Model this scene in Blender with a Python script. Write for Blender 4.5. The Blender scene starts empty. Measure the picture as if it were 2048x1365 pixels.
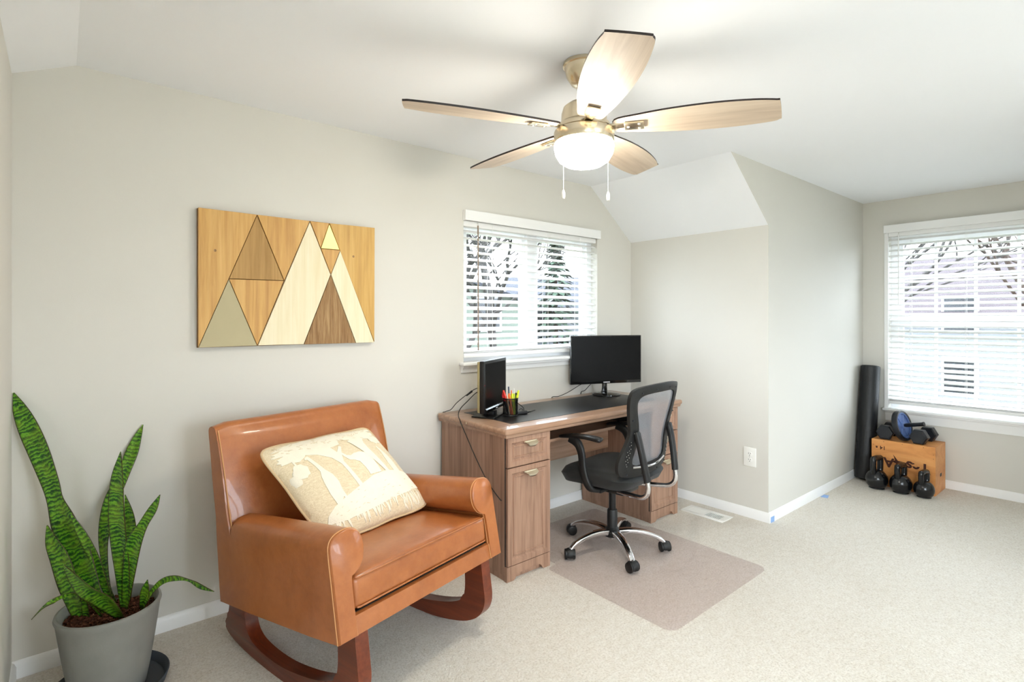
import bpy, bmesh, math, random
from mathutils import Vector, Matrix, Euler
from math import pi, sin, cos, radians as RAD
random.seed(7)
S = bpy.context.scene
COL = S.collection

# ------------------------------------------------------------------ camera
cam_d = bpy.data.cameras.new('camera')
cam = bpy.data.objects.new('camera', cam_d); COL.objects.link(cam)
cam.location = (-3.436, -2.635, 1.302)
cam.rotation_euler = (pi/2, 0, 0.8724 - pi/2)
cam_d.sensor_width = 36.0; cam_d.lens = 36.0*1070.8/2048.0
cam_d.shift_y = -46.3/2048.0; cam_d.clip_start = 0.02; cam_d.clip_end = 300
S.camera = cam

# ------------------------------------------------------------------ world, light, exposure
w = bpy.data.worlds.new('overcast_sky'); S.world = w; w.use_nodes = True
bg = w.node_tree.nodes['Background']
bg.inputs[0].default_value = (0.825, 0.905, 1.0, 1); bg.inputs[1].default_value = 6.3
LAMP_EMISSION = 20.5
S.view_settings.view_transform = 'Standard'; S.view_settings.look = 'None'
S.view_settings.gamma = 1.0; S.view_settings.use_curve_mapping = False
S.view_settings.exposure = 1.90
S.cycles.use_denoising = True
S.cycles.max_bounces = 8; S.cycles.diffuse_bounces = 6; S.cycles.transparent_max_bounces = 16; S.cycles.use_adaptive_sampling = True; S.cycles.adaptive_threshold = 0.05; S.cycles.adaptive_min_samples = 16
S.cycles.sample_clamp_indirect = 6.0
S.cycles.caustics_reflective = False; S.cycles.caustics_refractive = False

def portal(name, loc, rot, sx, sy):
    d = bpy.data.lights.new(name, 'AREA'); d.shape = 'RECTANGLE'; d.size = sx; d.size_y = sy
    d.cycles.is_portal = True
    o = bpy.data.objects.new(name, d); COL.objects.link(o); o.location = loc; o.rotation_euler = rot
portal('window_daylight', (-1.0, 0.16, 1.48), (-pi/2, 0, 0), 1.2, 0.92)
portal('window_daylight', (1.92, -1.9, 1.28), (0, pi/2, 0), 1.4, 1.3)
portal('window_daylight', (-1.75, -5.36, 1.38), (pi/2, 0, 0), 1.4, 1.4)  # portal at the added rear window
portal('window_daylight', (-3.74, -4.1, 1.28), (0, -pi/2, 0), 1.4, 1.9)  # portal at the added side window

# ------------------------------------------------------------------ materials
def lin(c): return tuple(((v/255.0)/12.92 if v/255.0 <= 0.04045 else ((v/255.0+0.055)/1.055)**2.4) for v in c)
def rgb(*c): return lin(c)+(1.0,)
MATS = {}
class NT:
    def __init__(s, name):
        s.m = bpy.data.materials.new(name); s.m.use_nodes = True; s.t = s.m.node_tree
        s.b = s.t.nodes['Principled BSDF']; s.out = s.t.nodes['Material Output']; MATS[name] = s.m
    def n(s, typ, **kw):
        nd = s.t.nodes.new(typ)
        for k, v in kw.items(): setattr(nd, k, v)
        return nd
    def l(s, a, b): s.t.links.new(a, b)
    def coords(s, scale=(1,1,1), rot=(0,0,0)):
        tc = s.n('ShaderNodeTexCoord'); mp = s.n('ShaderNodeMapping')
        mp.inputs['Scale'].default_value = scale; mp.inputs['Rotation'].default_value = rot
        s.l(tc.outputs['Object'], mp.inputs[0]); return mp.outputs[0]
    def noise(s, vec, scale, detail=4, rough=.55, dist=0):
        nz = s.n('ShaderNodeTexNoise'); s.l(vec, nz.inputs['Vector'])
        nz.inputs['Scale'].default_value = scale; nz.inputs['Detail'].default_value = detail
        nz.inputs['Roughness'].default_value = rough; nz.inputs['Distortion'].default_value = dist
        return nz.outputs['Fac']
    def ramp(s, fac, stops):
        r = s.n('ShaderNodeValToRGB'); e = r.color_ramp.elements
        while len(e) > 1: e.remove(e[0])
        e[0].position = stops[0][0]; e[0].color = stops[0][1]
        for p, c in stops[1:]:
            x = e.new(p); x.color = c
        s.l(fac, r.inputs[0]); return r.outputs[0]
    def bump(s, h, strength=.2, dist=.01, prev=None):
        b = s.n('ShaderNodeBump'); b.inputs['Strength'].default_value = strength; b.inputs['Distance'].default_value = dist
        s.l(h, b.inputs['Height'])
        if prev is not None: s.l(prev, b.inputs['Normal'])
        s.l(b.outputs[0], s.b.inputs['Normal']); return b.outputs[0]
    def mix(s, fac, a, b, mode='MIX'):
        m = s.n('ShaderNodeMix', data_type='RGBA', blend_type=mode)
        for i, v in ((0, fac), (6, a), (7, b)):
            if isinstance(v, (int, float, tuple)): m.inputs[i].default_value = v
            else: s.l(v, m.inputs[i])
        return m.outputs[2]
    def col(s, c):
        if isinstance(c, tuple): s.b.inputs['Base Color'].default_value = c
        else: s.l(c, s.b.inputs['Base Color'])
    def set(s, rough=.5, metal=0, spec=.5, coat=0, sheen=0):
        s.b.inputs['Roughness'].default_value = rough; s.b.inputs['Metallic'].default_value = metal
        s.b.inputs['Specular IOR Level'].default_value = spec; s.b.inputs['Coat Weight'].default_value = coat
        s.b.inputs['Sheen Weight'].default_value = sheen; return s
def plain(name, c, rough=.5, metal=0, spec=.5, var=.04, nscale=6, bump=0, bscale=80, coat=0, sheen=0):
    t = NT(name); t.set(rough, metal, spec, coat, sheen); v = t.coords()
    c = rgb(*c); d = tuple(max(0, x*(1-var)) for x in c[:3])+(1,)
    t.col(t.ramp(t.noise(v, nscale), [(.3, d), (.7, c)]))
    if bump: t.bump(t.noise(v, bscale, 3), bump, .004)
    return t.m
def wood(name, dark, mid, light, axis='z', rough=.45, scale=1.0, coat=0, bump=.05, contrast=(.25,.5,.78), knots=False):
    t = NT(name); t.set(rough, 0, .4, coat)
    sc = {'x': (1.2, 22, 22), 'y': (22, 1.2, 22), 'z': (22, 22, 1.2)}[axis]
    v = t.coords(tuple(q*scale for q in sc))
    f = t.noise(v, 1.0, 6, .6, 1.2)
    c = t.ramp(f, [(contrast[0], rgb(*dark)), (contrast[1], rgb(*mid)), (contrast[2], rgb(*light))])
    v2 = t.coords(tuple(q*scale*4 for q in sc)); f2 = t.noise(v2, 1.0, 3, .6)
    c = t.mix(.25, c, t.ramp(f2, [(.3, rgb(*dark)), (.7, rgb(*light))]))
    t.col(c); t.bump(f2, bump, .002)
    return t.m

plain('wall_paint', (218,215,207), .85, var=.012, nscale=2, bump=.05, bscale=220)
plain('ceiling_paint', (245,247,250), .9, var=.01, nscale=2, bump=.05, bscale=220)
plain('trim_white', (246,246,245), .35, var=.015)
plain('blind_white', (244,244,243), .4, var=.01)
plain('vinyl_white', (245,246,248), .35, var=.01)
plain('plate_white', (244,243,238), .3, var=.01)
plain('slot_shade', (40,38,36), .6)  # dark fill that paints the shade inside slots, hand hole and duct
t = NT('carpet'); t.set(.95, 0, .15, 0, .15)
v = t.coords()
f1 = t.noise(v, 1.7, 4, .6, .4); f2 = t.noise(v, 115, 3, .75); f3 = t.noise(v, 30, 4, .65)
c = t.ramp(f1, [(.3, rgb(206,197,183)), (.5, rgb(219,213,203)), (.72, rgb(226,222,214))])
c = t.mix(.6, c, t.ramp(f2, [(.28, rgb(142,126,104)), (.5, rgb(220,213,201)), (.72, rgb(247,245,240))]))
c = t.mix(.3, c, t.ramp(f3, [(.3, rgb(206,193,172)), (.6, rgb(235,229,218))]))
t.col(c); b1 = t.bump(f2, .8, .006); t.bump(f3, .35, .01, b1)
# leather
t = NT('leather'); t.set(.33, 0, .5, .2)
v = t.coords(); f1 = t.noise(v, 4, 5, .6, .3); f2 = t.noise(v, 300, 3, .6); f3 = t.noise(v, 30, 5, .7)
c = t.ramp(f1, [(.25, rgb(150,84,40)), (.5, rgb(172,102,53)), (.8, rgb(186,116,64))])
c = t.mix(.18, c, t.ramp(f3, [(.35, rgb(140,76,36)), (.7, rgb(196,126,74))]))
t.col(c); b1 = t.bump(f2, .12, .002); t.bump(f1, .15, .02, b1)
plain('leather_thread', (206,150,98), .6)
wood('rocker_wood', (70,26,12), (110,48,24), (140,66,36), 'y', .35, .8, coat=.25)
wood('desk_wood', (122,90,72), (164,128,106), (188,153,130), 'z', .45, .9, contrast=(.28,.5,.75))
wood('desk_wood_top', (130,98,78), (170,134,108), (192,157,132), 'x', .34, .9, coat=.35)
plain('writing_surface', (24,24,26), .34, spec=.6, var=.15, nscale=60, bump=.06, bscale=600)
plain('drawer_gap_shade', (30,24,20), .8)
plain('satin_brass', (232,222,196), .35, .4, var=.04)
plain('plastic_black', (16,16,17), .38, var=.12, nscale=40)
plain('plastic_dark', (24,24,24), .5, var=.1, nscale=90, bump=.1, bscale=500)
plain('plastic_gloss', (14,14,15), .12, coat=.4, var=.05)
plain('plastic_tan', (150,136,96), .5)
plain('screen_glass', (7,7,8), .3, spec=.18, var=.1)
plain('logo_white', (232,232,235), .5)
plain('led_red', (190,30,50), .4)
plain('seat_fabric', (22,24,24), .62, var=.25, nscale=120, bump=.25, bscale=500, sheen=.1)
plain('chrome', (225,225,228), .07, 1.0, var=.02)
plain('rubber_black', (28,32,39), .34, var=.2, nscale=30, bump=.12, bscale=260)  # slight blue cast stands for sky reflected in the rubber
plain('foam_black', (20,21,24), .45, var=.3, nscale=70, bump=.3, bscale=160)
plain('kettle_vinyl', (20,22,26), .22, var=.3, nscale=30, bump=.15, bscale=60, coat=.2)
plain('wheel_sky_sheen', (96,122,176), .25, var=.05)  # black plastic with the blue sky reflection put into its colour
plain('cable_black', (24,22,20), .5)
plain('tape_blue', (150,184,232), .7)
plain('brushed_nickel', (220,206,180), .26, 1.0, var=.08, nscale=40)
wood('blade_wood', (172,150,128), (206,187,165), (226,210,190), 'x', .5, .55, bump=.03)
plain('blade_edge', (34,24,22), .45)
plain('chain_metal', (220,218,212), .3, .8)
plain('pot_grey', (138,138,133), .75, var=.12, nscale=9, bump=.15, bscale=70)
plain('saucer_grey', (74,80,88), .6, var=.1)
t = NT('soil_bark'); t.set(.9, 0, .2); v = t.coords()
t.col(t.ramp(t.noise(v, 60, 4, .7), [(.3, rgb(38,20,14)), (.5, rgb(84,48,34)), (.68, rgb(128,84,60)), (.82, rgb(188,150,118))]))
t.bump(t.noise(v, 90, 3), .6, .01)
t = NT('leaf_green'); t.set(.32, 0, .5, .15); v = t.coords((1,1,1))
tc = t.n('ShaderNodeTexCoord'); sep = t.n('ShaderNodeSeparateXYZ'); t.l(tc.outputs['UV'], sep.inputs[0])
n1 = t.noise(v, 20, 5, .7)
ma = t.n('ShaderNodeMath', operation='MULTIPLY_ADD'); t.l(sep.outputs[1], ma.inputs[0]); ma.inputs[1].default_value = 420
mb = t.n('ShaderNodeMath', operation='MULTIPLY'); t.l(n1, mb.inputs[0]); mb.inputs[1].default_value = 26
t.l(mb.outputs[0], ma.inputs[2])
sn = t.n('ShaderNodeMath', operation='SINE'); t.l(ma.outputs[0], sn.inputs[0])
ad = t.n('ShaderNodeMath', operation='MULTIPLY_ADD'); t.l(sn.outputs[0], ad.inputs[0]); ad.inputs[1].default_value = .28; ad.inputs[2].default_value = .5
band = t.ramp(ad.outputs[0], [(.25, rgb(22,64,24)), (.48, rgb(58,120,26)), (.78, rgb(112,170,42))])
band = t.mix(t.ramp(n1, [(.45, (0,0,0,1)), (.7, (.55,.55,.55,1))]), band, rgb(140,170,44))
eg = t.n('ShaderNodeMath', operation='SUBTRACT'); t.l(sep.outputs[0], eg.inputs[0]); eg.inputs[1].default_value = .5
ab = t.n('ShaderNodeMath', operation='ABSOLUTE'); t.l(eg.outputs[0], ab.inputs[0])
edge = t.ramp(ab.outputs[0], [(.455, (0,0,0,1)), (.48, (1,1,1,1))])
t.col(t.mix(edge, band, rgb(62,56,24)))
t = NT('pillow_linen'); t.set(.9, 0, .2, 0, .2); v = t.coords((1,1,1))
wv = t.noise(t.coords((30,400,200)), 1, 3); wv2 = t.noise(t.coords((400,30,200)), 1, 3)
t.col(t.mix(.5, t.ramp(wv, [(.3, rgb(204,182,142)), (.7, rgb(238,224,196))]), t.ramp(wv2, [(.3, rgb(210,190,152)), (.7, rgb(240,226,198))])))
t.bump(wv, .3, .003)
plain('pillow_applique', (244,236,216), .9, var=.05, nscale=40, bump=.4, bscale=320, sheen=.2)
plain('pillow_piping', (206,178,140), .8, bump=.2)
# wall art woods
wood('art_pine', (168,116,54), (210,162,90), (228,188,120), 'z', .5, .9, bump=.12, contrast=(.2,.5,.8))
wood('art_gold_pine', (170,126,56), (206,162,86), (224,186,116), 'z', .5, .9, bump=.12)
wood('art_tan', (150,112,58), (182,142,84), (198,160,102), 'z', .6, 1.2, bump=.12)
wood('art_brown', (112,78,44), (150,112,70), (204,174,128), 'z', .7, 2.4, bump=.25, contrast=(.3,.52,.8))
wood('art_cream', (224,208,164), (238,226,192), (244,236,210), 'z', .6, 1.0, bump=.08)
plain('art_sage', (184,172,134), .55, var=.08, nscale=5)
plain('art_gold', (226,198,112), .35, .35, var=.1, nscale=20)
plain('art_backing', (112,76,40), .8)
# box
t = NT('plywood'); t.set(.5, 0, .4, .1); v = t.coords((6,3,9))
t.col(t.ramp(t.noise(v, 1, 5, .6, .8), [(.25, rgb(188,118,60)), (.5, rgb(222,152,86)), (.78, rgb(236,176,112))]))
plain('stencil_brown', (74,34,20), .8)
# clear plastics
def see_through(name, tint, gloss=.06, rough=.02, body=None, bodyfac=0):
    t = NT(name); tr = t.n('ShaderNodeBsdfTransparent'); tr.inputs[0].default_value = tint
    gl = t.n('ShaderNodeBsdfGlossy'); gl.inputs['Roughness'].default_value = rough
    mx = t.n('ShaderNodeMixShader'); mx.inputs[0].default_value = gloss
    t.l(tr.outputs[0], mx.inputs[1]); t.l(gl.outputs[0], mx.inputs[2]); last = mx.outputs[0]
    if body:
        df = t.n('ShaderNodeBsdfDiffuse'); df.inputs[0].default_value = body
        m2 = t.n('ShaderNodeMixShader'); m2.inputs[0].default_value = bodyfac
        t.l(last, m2.inputs[1]); t.l(df.outputs[0], m2.inputs[2]); last = m2.outputs[0]
    t.l(last, t.out.inputs[0]); return t
see_through('window_glass', (.72,.735,.74,1), .04)  # grey tint put in to dim the view outside
see_through('clear_glass', (.97,.98,.98,1), .05)
see_through('mat_plastic', (.972,.95,.95,1), .035, .2, rgb(218,202,200), .05)
t = see_through('back_mesh', (1,1,1,1), .02, .4, rgb(150,152,157), .5)
mp = t.coords((260,260,260)); chk = t.n('ShaderNodeTexNoise'); t.l(mp, chk.inputs['Vector']); chk.inputs['Scale'].default_value = 1.0
rp = t.n('ShaderNodeMapRange'); t.l(chk.outputs['Fac'], rp.inputs[0]); rp.inputs[3].default_value = .42; rp.inputs[4].default_value = .72
for nd in t.t.nodes:
    if nd.type == 'MIX_SHADER' and nd.inputs[0].default_value == .5: t.l(rp.outputs[0], nd.inputs[0])
plain('wand_clear', (132,108,84), .35)
see_through('cup_mesh', (1,1,1,1), .02, .4, rgb(18,18,18), .62)
t = NT('lamp_glass'); t.b.inputs['Base Color'].default_value = (.95,.93,.9,1)
t.b.inputs['Emission Color'].default_value = (1.0,.94,.82,1); t.b.inputs['Emission Strength'].default_value = LAMP_EMISSION
# outside
plain('lawn', (78,82,46), .95, var=.35, nscale=1.2)
plain('bounce_pale', (196,194,188), .9, var=.08)
plain('siding_sage', (100,108,98), .7); plain('siding_white', (122,124,128), .7); plain('siding_plum', (122,112,118), .8)
plain('roof_grey', (52,54,62), .9, var=.2, nscale=3); plain('roof_brown', (66,57,60), .9, var=.2, nscale=3)
plain('outside_pane', (24,28,34), .15); plain('outside_trim', (170,170,172), .6)
plain('bark_grey', (54,50,47), .95, var=.3, nscale=8); plain('bark_brown', (58,43,34), .95, var=.3, nscale=8)
plain('conifer_green', (52,72,54), .9, var=.4, nscale=3); plain('leaf_rust', (140,84,50), .9, var=.3, nscale=5)
plain('hedge_brown', (92,80,58), .95, var=.4, nscale=3)
plain('car_silver', (170,176,184), .3, .5)
for n, c in dict(pen_red=(226,52,40), pen_orange=(244,120,50), pen_yellow=(222,232,40), pen_lime=(170,186,40), pen_navy=(52,66,88), pen_black=(24,24,26), pen_white=(238,236,232), pen_cream=(222,206,176), pen_pink=(232,60,76)).items():
    plain(n, c, .35, var=.02)

# ------------------------------------------------------------------ mesh helpers
def new(): return bmesh.new()
def box(bm, x0, x1, y0, y1, z0, z1, bev=0, seg=2):
    r = bmesh.ops.create_cube(bm, size=1.0); vs = r['verts']
    for v in vs:
        v.co = Vector(((x0+x1)/2+v.co.x*(x1-x0), (y0+y1)/2+v.co.y*(y1-y0), (z0+z1)/2+v.co.z*(z1-z0)))
    if bev:
        es = list({e for v in vs for e in v.link_edges})
        bmesh.ops.bevel(bm, geom=es, offset=bev, segments=seg, profile=.5, affect='EDGES')
    return bm
def cyl(bm, p0, p1, r0, r1=None, n=16, caps=True):
    p0 = Vector(p0); p1 = Vector(p1); r1 = r0 if r1 is None else r1
    d = p1-p0; q = d.to_track_quat('Z', 'Y').to_matrix()
    a = []; b = []
    for i in range(n):
        u = q @ Vector((cos(2*pi*i/n), sin(2*pi*i/n), 0))
        a.append(bm.verts.new(p0+u*r0)); b.append(bm.verts.new(p1+u*r1))
    for i in range(n):
        j = (i+1) % n; bm.faces.new((a[i], a[j], b[j], b[i]))
    if caps: bm.faces.new(a[::-1]); bm.faces.new(b)
    return bm
def lathe(bm, prof, n=32, c=(0,0,0), cap0=False, cap1=False):
    rings = []
    for r, z in prof:
        if r < 1e-6: rings.append([bm.verts.new((c[0], c[1], c[2]+z))])
        else: rings.append([bm.verts.new((c[0]+r*cos(2*pi*i/n), c[1]+r*sin(2*pi*i/n), c[2]+z)) for i in range(n)])
    for A, B in zip(rings, rings[1:]):
        for i in range(n):
            j = (i+1) % n
            if len(A) == 1 and len(B) == 1: continue
            if len(A) == 1: bm.faces.new((A[0], B[j], B[i]))
            elif len(B) == 1: bm.faces.new((A[i], A[j], B[0]))
            else: bm.faces.new((A[i], A[j], B[j], B[i]))
    if cap0 and len(rings[0]) > 1: bm.faces.new(rings[0][::-1])
    if cap1 and len(rings[-1]) > 1: bm.faces.new(rings[-1])
    return bm
def catmull(pts, k=6, closed=False):
    P = [Vector(p) for p in pts]; n = len(P); out = []
    rng = range(n if closed else n-1)
    for i in rng:
        g = (lambda j: P[j % n]) if closed else (lambda j: P[min(max(j, 0), n-1)])
        a, b, c, d = g(i-1), g(i), g(i+1), g(i+2)
        for s in range(k):
            t = s/k
            out.append(.5*((2*b)+(c-a)*t+(2*a-5*b+4*c-d)*t*t+(3*b-a-3*c+d)*t**3))
    if not closed: out.append(P[-1])
    return out
def tube(bm, pts, r, n=8, closed=False, caps=True, flat=None, up=None):
    """round (or flat=(w,h) rounded-rectangle) section swept along pts; r may be a list"""
    P = [Vector(p) for p in pts]; m = len(P); rings = []
    T = []
    for i in range(m):
        if closed: T.append((P[(i+1) % m]-P[i-1]).normalized())
        else: T.append((P[min(i+1, m-1)]-P[max(i-1, 0)]).normalized())
    N = Vector(up) if up else T[0].orthogonal()
    for i in range(m):
        if up: N = Vector(up)
        N = (N-T[i]*N.dot(T[i]));
        if N.length < 1e-6: N = T[i].orthogonal()
        N.normalize(); B = T[i].cross(N)
        ri = r[i] if isinstance(r, (list, tuple)) else r
        ring = []
        for k in range(n):
            a = 2*pi*k/n
            if flat:
                cx, cy = cos(a), sin(a); e = .55
                cx = math.copysign(abs(cx)**e, cx); cy = math.copysign(abs(cy)**e, cy)
                f = ri if isinstance(r, (list, tuple)) else 1.0
                ring.append(bm.verts.new(P[i]+N*cx*flat[1]*f+B*cy*flat[0]*f))
            else: ring.append(bm.verts.new(P[i]+(N*cos(a)+B*sin(a))*ri))
        rings.append(ring)
    rr = range(m if closed else m-1)
    for i in rr:
        A, Bq = rings[i], rings[(i+1) % m]
        for k in range(n):
            j = (k+1) % n; bm.faces.new((A[k], A[j], Bq[j], Bq[k]))
    if caps and not closed: bm.faces.new(rings[0][::-1]); bm.faces.new(rings[-1])
    return bm
def prism(bm, poly, h0, h1, plane='xz', bev=0):
    """extrude a 2-D polygon: plane 'xz' extrudes along y, 'xy' along z, 'yz' along x"""
    def mk(p, h):
        return {'xz': (p[0], h, p[1]), 'xy': (p[0], p[1], h), 'yz': (h, p[0], p[1])}[plane]
    A = [bm.verts.new(mk(p, h0)) for p in poly]; B = [bm.verts.new(mk(p, h1)) for p in poly]
    fs = [bm.faces.new(A), bm.faces.new(B[::-1])]
    n = len(poly)
    for i in range(n):
        j = (i+1) % n; fs.append(bm.faces.new((A[i], B[i], B[j], A[j])))
    if bev:
        es = list({e for f in fs[:2] for e in f.edges})
        bmesh.ops.bevel(bm, geom=es, offset=bev, segments=2, profile=.5, affect='EDGES')
    return bm
def grid(bm, fn, nu, nv, closeu=False):
    V = [[bm.verts.new(fn(i/(nu if closeu else nu-1), j/(nv-1))) for j in range(nv)] for i in range(nu)]
    for i in range(nu if closeu else nu-1):
        for j in range(nv-1):
            a = V[i][j]; b = V[(i+1) % nu][j]; c = V[(i+1) % nu][j+1]; d = V[i][j+1]
            bm.faces.new((a, b, c, d))
    return V
def finish(bm, name, mat, parent=None, smooth=None, loc=None, rot=None):
    bmesh.ops.recalc_face_normals(bm, faces=bm.faces)
    me = bpy.data.meshes.new(name); bm.to_mesh(me); bm.free()
    if smooth is not None:
        me.polygons.foreach_set('use_smooth', [True]*len(me.polygons)); me.set_sharp_from_angle(angle=RAD(smooth))
    ms = mat if isinstance(mat, (list, tuple)) else [mat]
    for q in ms: me.materials.append(MATS[q])
    o = bpy.data.objects.new(name, me); COL.objects.link(o)
    if parent is not None: o.parent = parent
    if loc is not None: o.location = loc
    if rot is not None: o.rotation_euler = rot
    return o
def tag(o, label=None, cat=None, group=None, kind=None):
    if label: o['label'] = label
    if cat: o['category'] = cat
    if group: o['group'] = group
    if kind: o['kind'] = kind
    return o
def thing(name, label, cat, loc=(0,0,0), rotz=0, group=None, kind=None):
    o = bpy.data.objects.new(name, None); COL.objects.link(o); o.empty_display_size = .1
    o.location = loc; o.rotation_euler = (0, 0, rotz); tag(o, label, cat, group, kind); return o
def dup(o, parent=None, loc=None, rot=None):
    c = o.copy(); COL.objects.link(c); c.parent = parent if parent is not None else o.parent
    if loc is not None: c.location = loc
    if rot is not None: c.rotation_euler = rot
    for ch in list(o.children):
        if ch is not c: dup(ch, c)
    return c
def struct(bm, name, mat, smooth=None, label=None, cat=None):
    o = finish(bm, name, mat, None, smooth); tag(o, label, cat, None, 'structure'); return o
def textmesh(body, size, mat, name, parent, mw, extrude=.0004, bold=.0):
    cu = bpy.data.curves.new(name, 'FONT'); cu.body = body; cu.size = size; cu.extrude = extrude; cu.offset = bold
    cu.align_x = 'CENTER'; cu.align_y = 'CENTER'
    tmp = bpy.data.objects.new(name, cu); COL.objects.link(tmp)
    dg = bpy.context.evaluated_depsgraph_get(); me = bpy.data.meshes.new_from_object(tmp.evaluated_get(dg))
    bpy.data.objects.remove(tmp); bpy.data.curves.remove(cu)
    me.transform(mw); me.materials.clear(); me.materials.append(MATS[mat])
    o = bpy.data.objects.new(name, me); COL.objects.link(o); o.parent = parent; return o

# ================================================================== ROOM
XL, XF, YR = -3.576, 1.744, -5.2           # left wall, far (dormer) wall, rear wall
HC, HK, SL = 2.266, 1.8945, 0.469          # ceiling, knee wall, right slope width
HL, SLL = 2.1836, 0.181                    # left knee height and slope width
D0, D1 = -1.077, -2.74                     # dormer cheeks
W1 = (-1.602, -0.398, 1.035, 1.905)        # window 1 opening x0 x1 z0 z1
W2 = (-2.56, -1.262, 0.565, 1.99)          # window 2 opening y0 y1 z0 z1
bm = new(); box(bm, XL-.12, XF+.14, YR-.12, .14, -.15, 0)
struct(bm, 'floor', 'carpet', label='beige cut pile carpet across the whole room', cat='floor')
# back wall (gable) with window hole
bm = new()
def gz(x): return HL+(HC-HL)*(x-XL)/SLL if x < XL+SLL else (HC if x < -SL else HC-(HC-HK)*(x+SL)/SL)
prism(bm, [(XL-.12,0),(W1[0],0),(W1[0],HC),(XL+SLL,HC),(XL,HL),(XL-.12,HL)], 0, .14)
prism(bm, [(W1[1],0),(.1,0),(.1,HK),(0,HK),(W1[1],gz(W1[1]))], 0, .14)
prism(bm, [(W1[0],0),(W1[1],0),(W1[1],W1[2]),(W1[0],W1[2])], 0, .14)
prism(bm, [(W1[0],W1[3]),(W1[1],W1[3]),(W1[1],gz(W1[1])),(-SL,HC),(W1[0],HC)], 0, .14)
bmesh.ops.remove_doubles(bm, verts=bm.verts, dist=1e-5)
struct(bm, 'wall_back', 'wall_paint', label='greige wall with the wooden art and desk window', cat='wall')
WL = (-4.95, -3.25, .62, 1.95)  # opening for the unseen side window, added to light the right-hand walls
bm = new(); box(bm, XL-.12, XL, WL[1], 0, 0, HL); box(bm, XL-.12, XL, YR, WL[0], 0, HL); box(bm, XL-.12, XL, WL[0], WL[1], 0, WL[2]); box(bm, XL-.12, XL, WL[0], WL[1], WL[3], HL)
bmesh.ops.remove_doubles(bm, verts=bm.verts, dist=1e-5)
struct(bm, 'wall_left', 'wall_paint', label='greige wall at the left edge behind the plant', cat='wall')
bm = new(); box(bm, 0, .1, D0+.09, 0, 0, HK)
struct(bm, 'wall_right', 'wall_paint', label='greige knee wall with the outlet right of the desk', cat='wall')
bm = new(); prism(bm, [(0,0),(XF+.14,0),(XF+.14,HC+.05),(0,HC+.05)], D0, D0+.09); prism(bm, [(0,HK),(0,HC),(-SL,HC)], D0, D0+.002)
struct(bm, 'wall_dormer', 'wall_paint', label='grey dormer side wall between outlet wall and foam roller', cat='wall')
bm = new(); prism(bm, [(0,0),(XF+.14,0),(XF+.14,HC+.05),(0,HC+.05)], D1-.09, D1); prism(bm, [(0,HK),(0,HC),(-SL,HC)], D1-.002, D1)
struct(bm, 'wall_dormer_near', 'wall_paint', label='dormer side wall outside the right edge', cat='wall')
bm = new(); box(bm, 0, .1, YR, D1-.09, 0, HK)
struct(bm, 'wall_right_near', 'wall_paint', label='knee wall behind the dormer, outside the picture', cat='wall')
bm = new()
box(bm, XF, XF+.14, D1, W2[0], 0, HC+.05); box(bm, XF, XF+.14, W2[1], D0, 0, HC+.05)
box(bm, XF, XF+.14, W2[0], W2[1], 0, W2[2]); box(bm, XF, XF+.14, W2[0], W2[1], W2[3], HC+.05)
bmesh.ops.remove_doubles(bm, verts=bm.verts, dist=1e-5)
struct(bm, 'wall_far', 'wall_paint', label='greige dormer window wall behind the exercise gear', cat='wall')
# rear wall with an unseen window added for fill light
WR = (-2.4, -1.1, .75, 2.05)
bm = new()
box(bm, XL-.12, WR[0], YR-.12, YR, 0, HC); box(bm, WR[1], .1, YR-.12, YR, 0, HC)
box(bm, WR[0], WR[1], YR-.12, YR, 0, WR[2]); box(bm, WR[0], WR[1], YR-.12, YR, WR[3], HC)
struct(bm, 'wall_rear', 'wall_paint', label='greige wall behind the camera with an added window for fill light', cat='wall')
bm = new()
prism(bm, [(XL-.12,HL),(XL,HL),(XL+SLL,HC),(-SL,HC),(-SL,HC+.1),(XL-.12,HC+.1)], YR-.12, .14)
prism(bm, [(-SL,HC),(0,HK),(.1,HK),(.1,HC+.1),(-SL,HC+.1)], D0+.002, .14)
prism(bm, [(-SL,HC),(0,HK),(.1,HK),(.1,HC+.1),(-SL,HC+.1)], YR-.12, D1-.002)
box(bm, -SL, XF+.14, D1-.09, D0+.09, HC, HC+.1)
struct(bm, 'ceiling', 'ceiling_paint', label='white ceiling with sloped sides and a flat dormer', cat='ceiling')
# baseboards
def baseboard(name, p0, p1, nrm, label):
    p0 = Vector(p0+(0,)); p1 = Vector(p1+(0,)); n = Vector(nrm+(0,)); bm = new()
    prof = [(0,0),(.013,0),(.013,.044),(.010,.050),(.008,.056),(.004,.061),(0,.062)]
    A = [bm.verts.new(p0+n*a+Vector((0,0,b))) for a, b in prof]; B = [bm.verts.new(p1+n*a+Vector((0,0,b))) for a, b in prof]
    for i in range(len(prof)):
        j = (i+1) % len(prof); bm.faces.new((A[i], A[j], B[j], B[i]))
    bm.faces.new(A[::-1]); bm.faces.new(B)
    struct(bm, name, 'trim_white', 30, label, 'baseboard')
baseboard('baseboard_back', (XL,0), (0,0), (0,-1), 'white baseboard along the wall behind rocker and desk')
baseboard('baseboard_left', (XL,YR), (XL,-.013), (1,0), 'white baseboard along the left wall')
baseboard('baseboard_right', (0,0), (0,D0-.013), (-1,0), 'white baseboard under the wall outlet')
baseboard('baseboard_dormer', (0,D0), (XF,D0), (0,-1), 'white baseboard along the dormer side wall')
baseboard('baseboard_far', (XF,D0-.013), (XF,D1), (-1,0), 'white baseboard under the dormer window')

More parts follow.
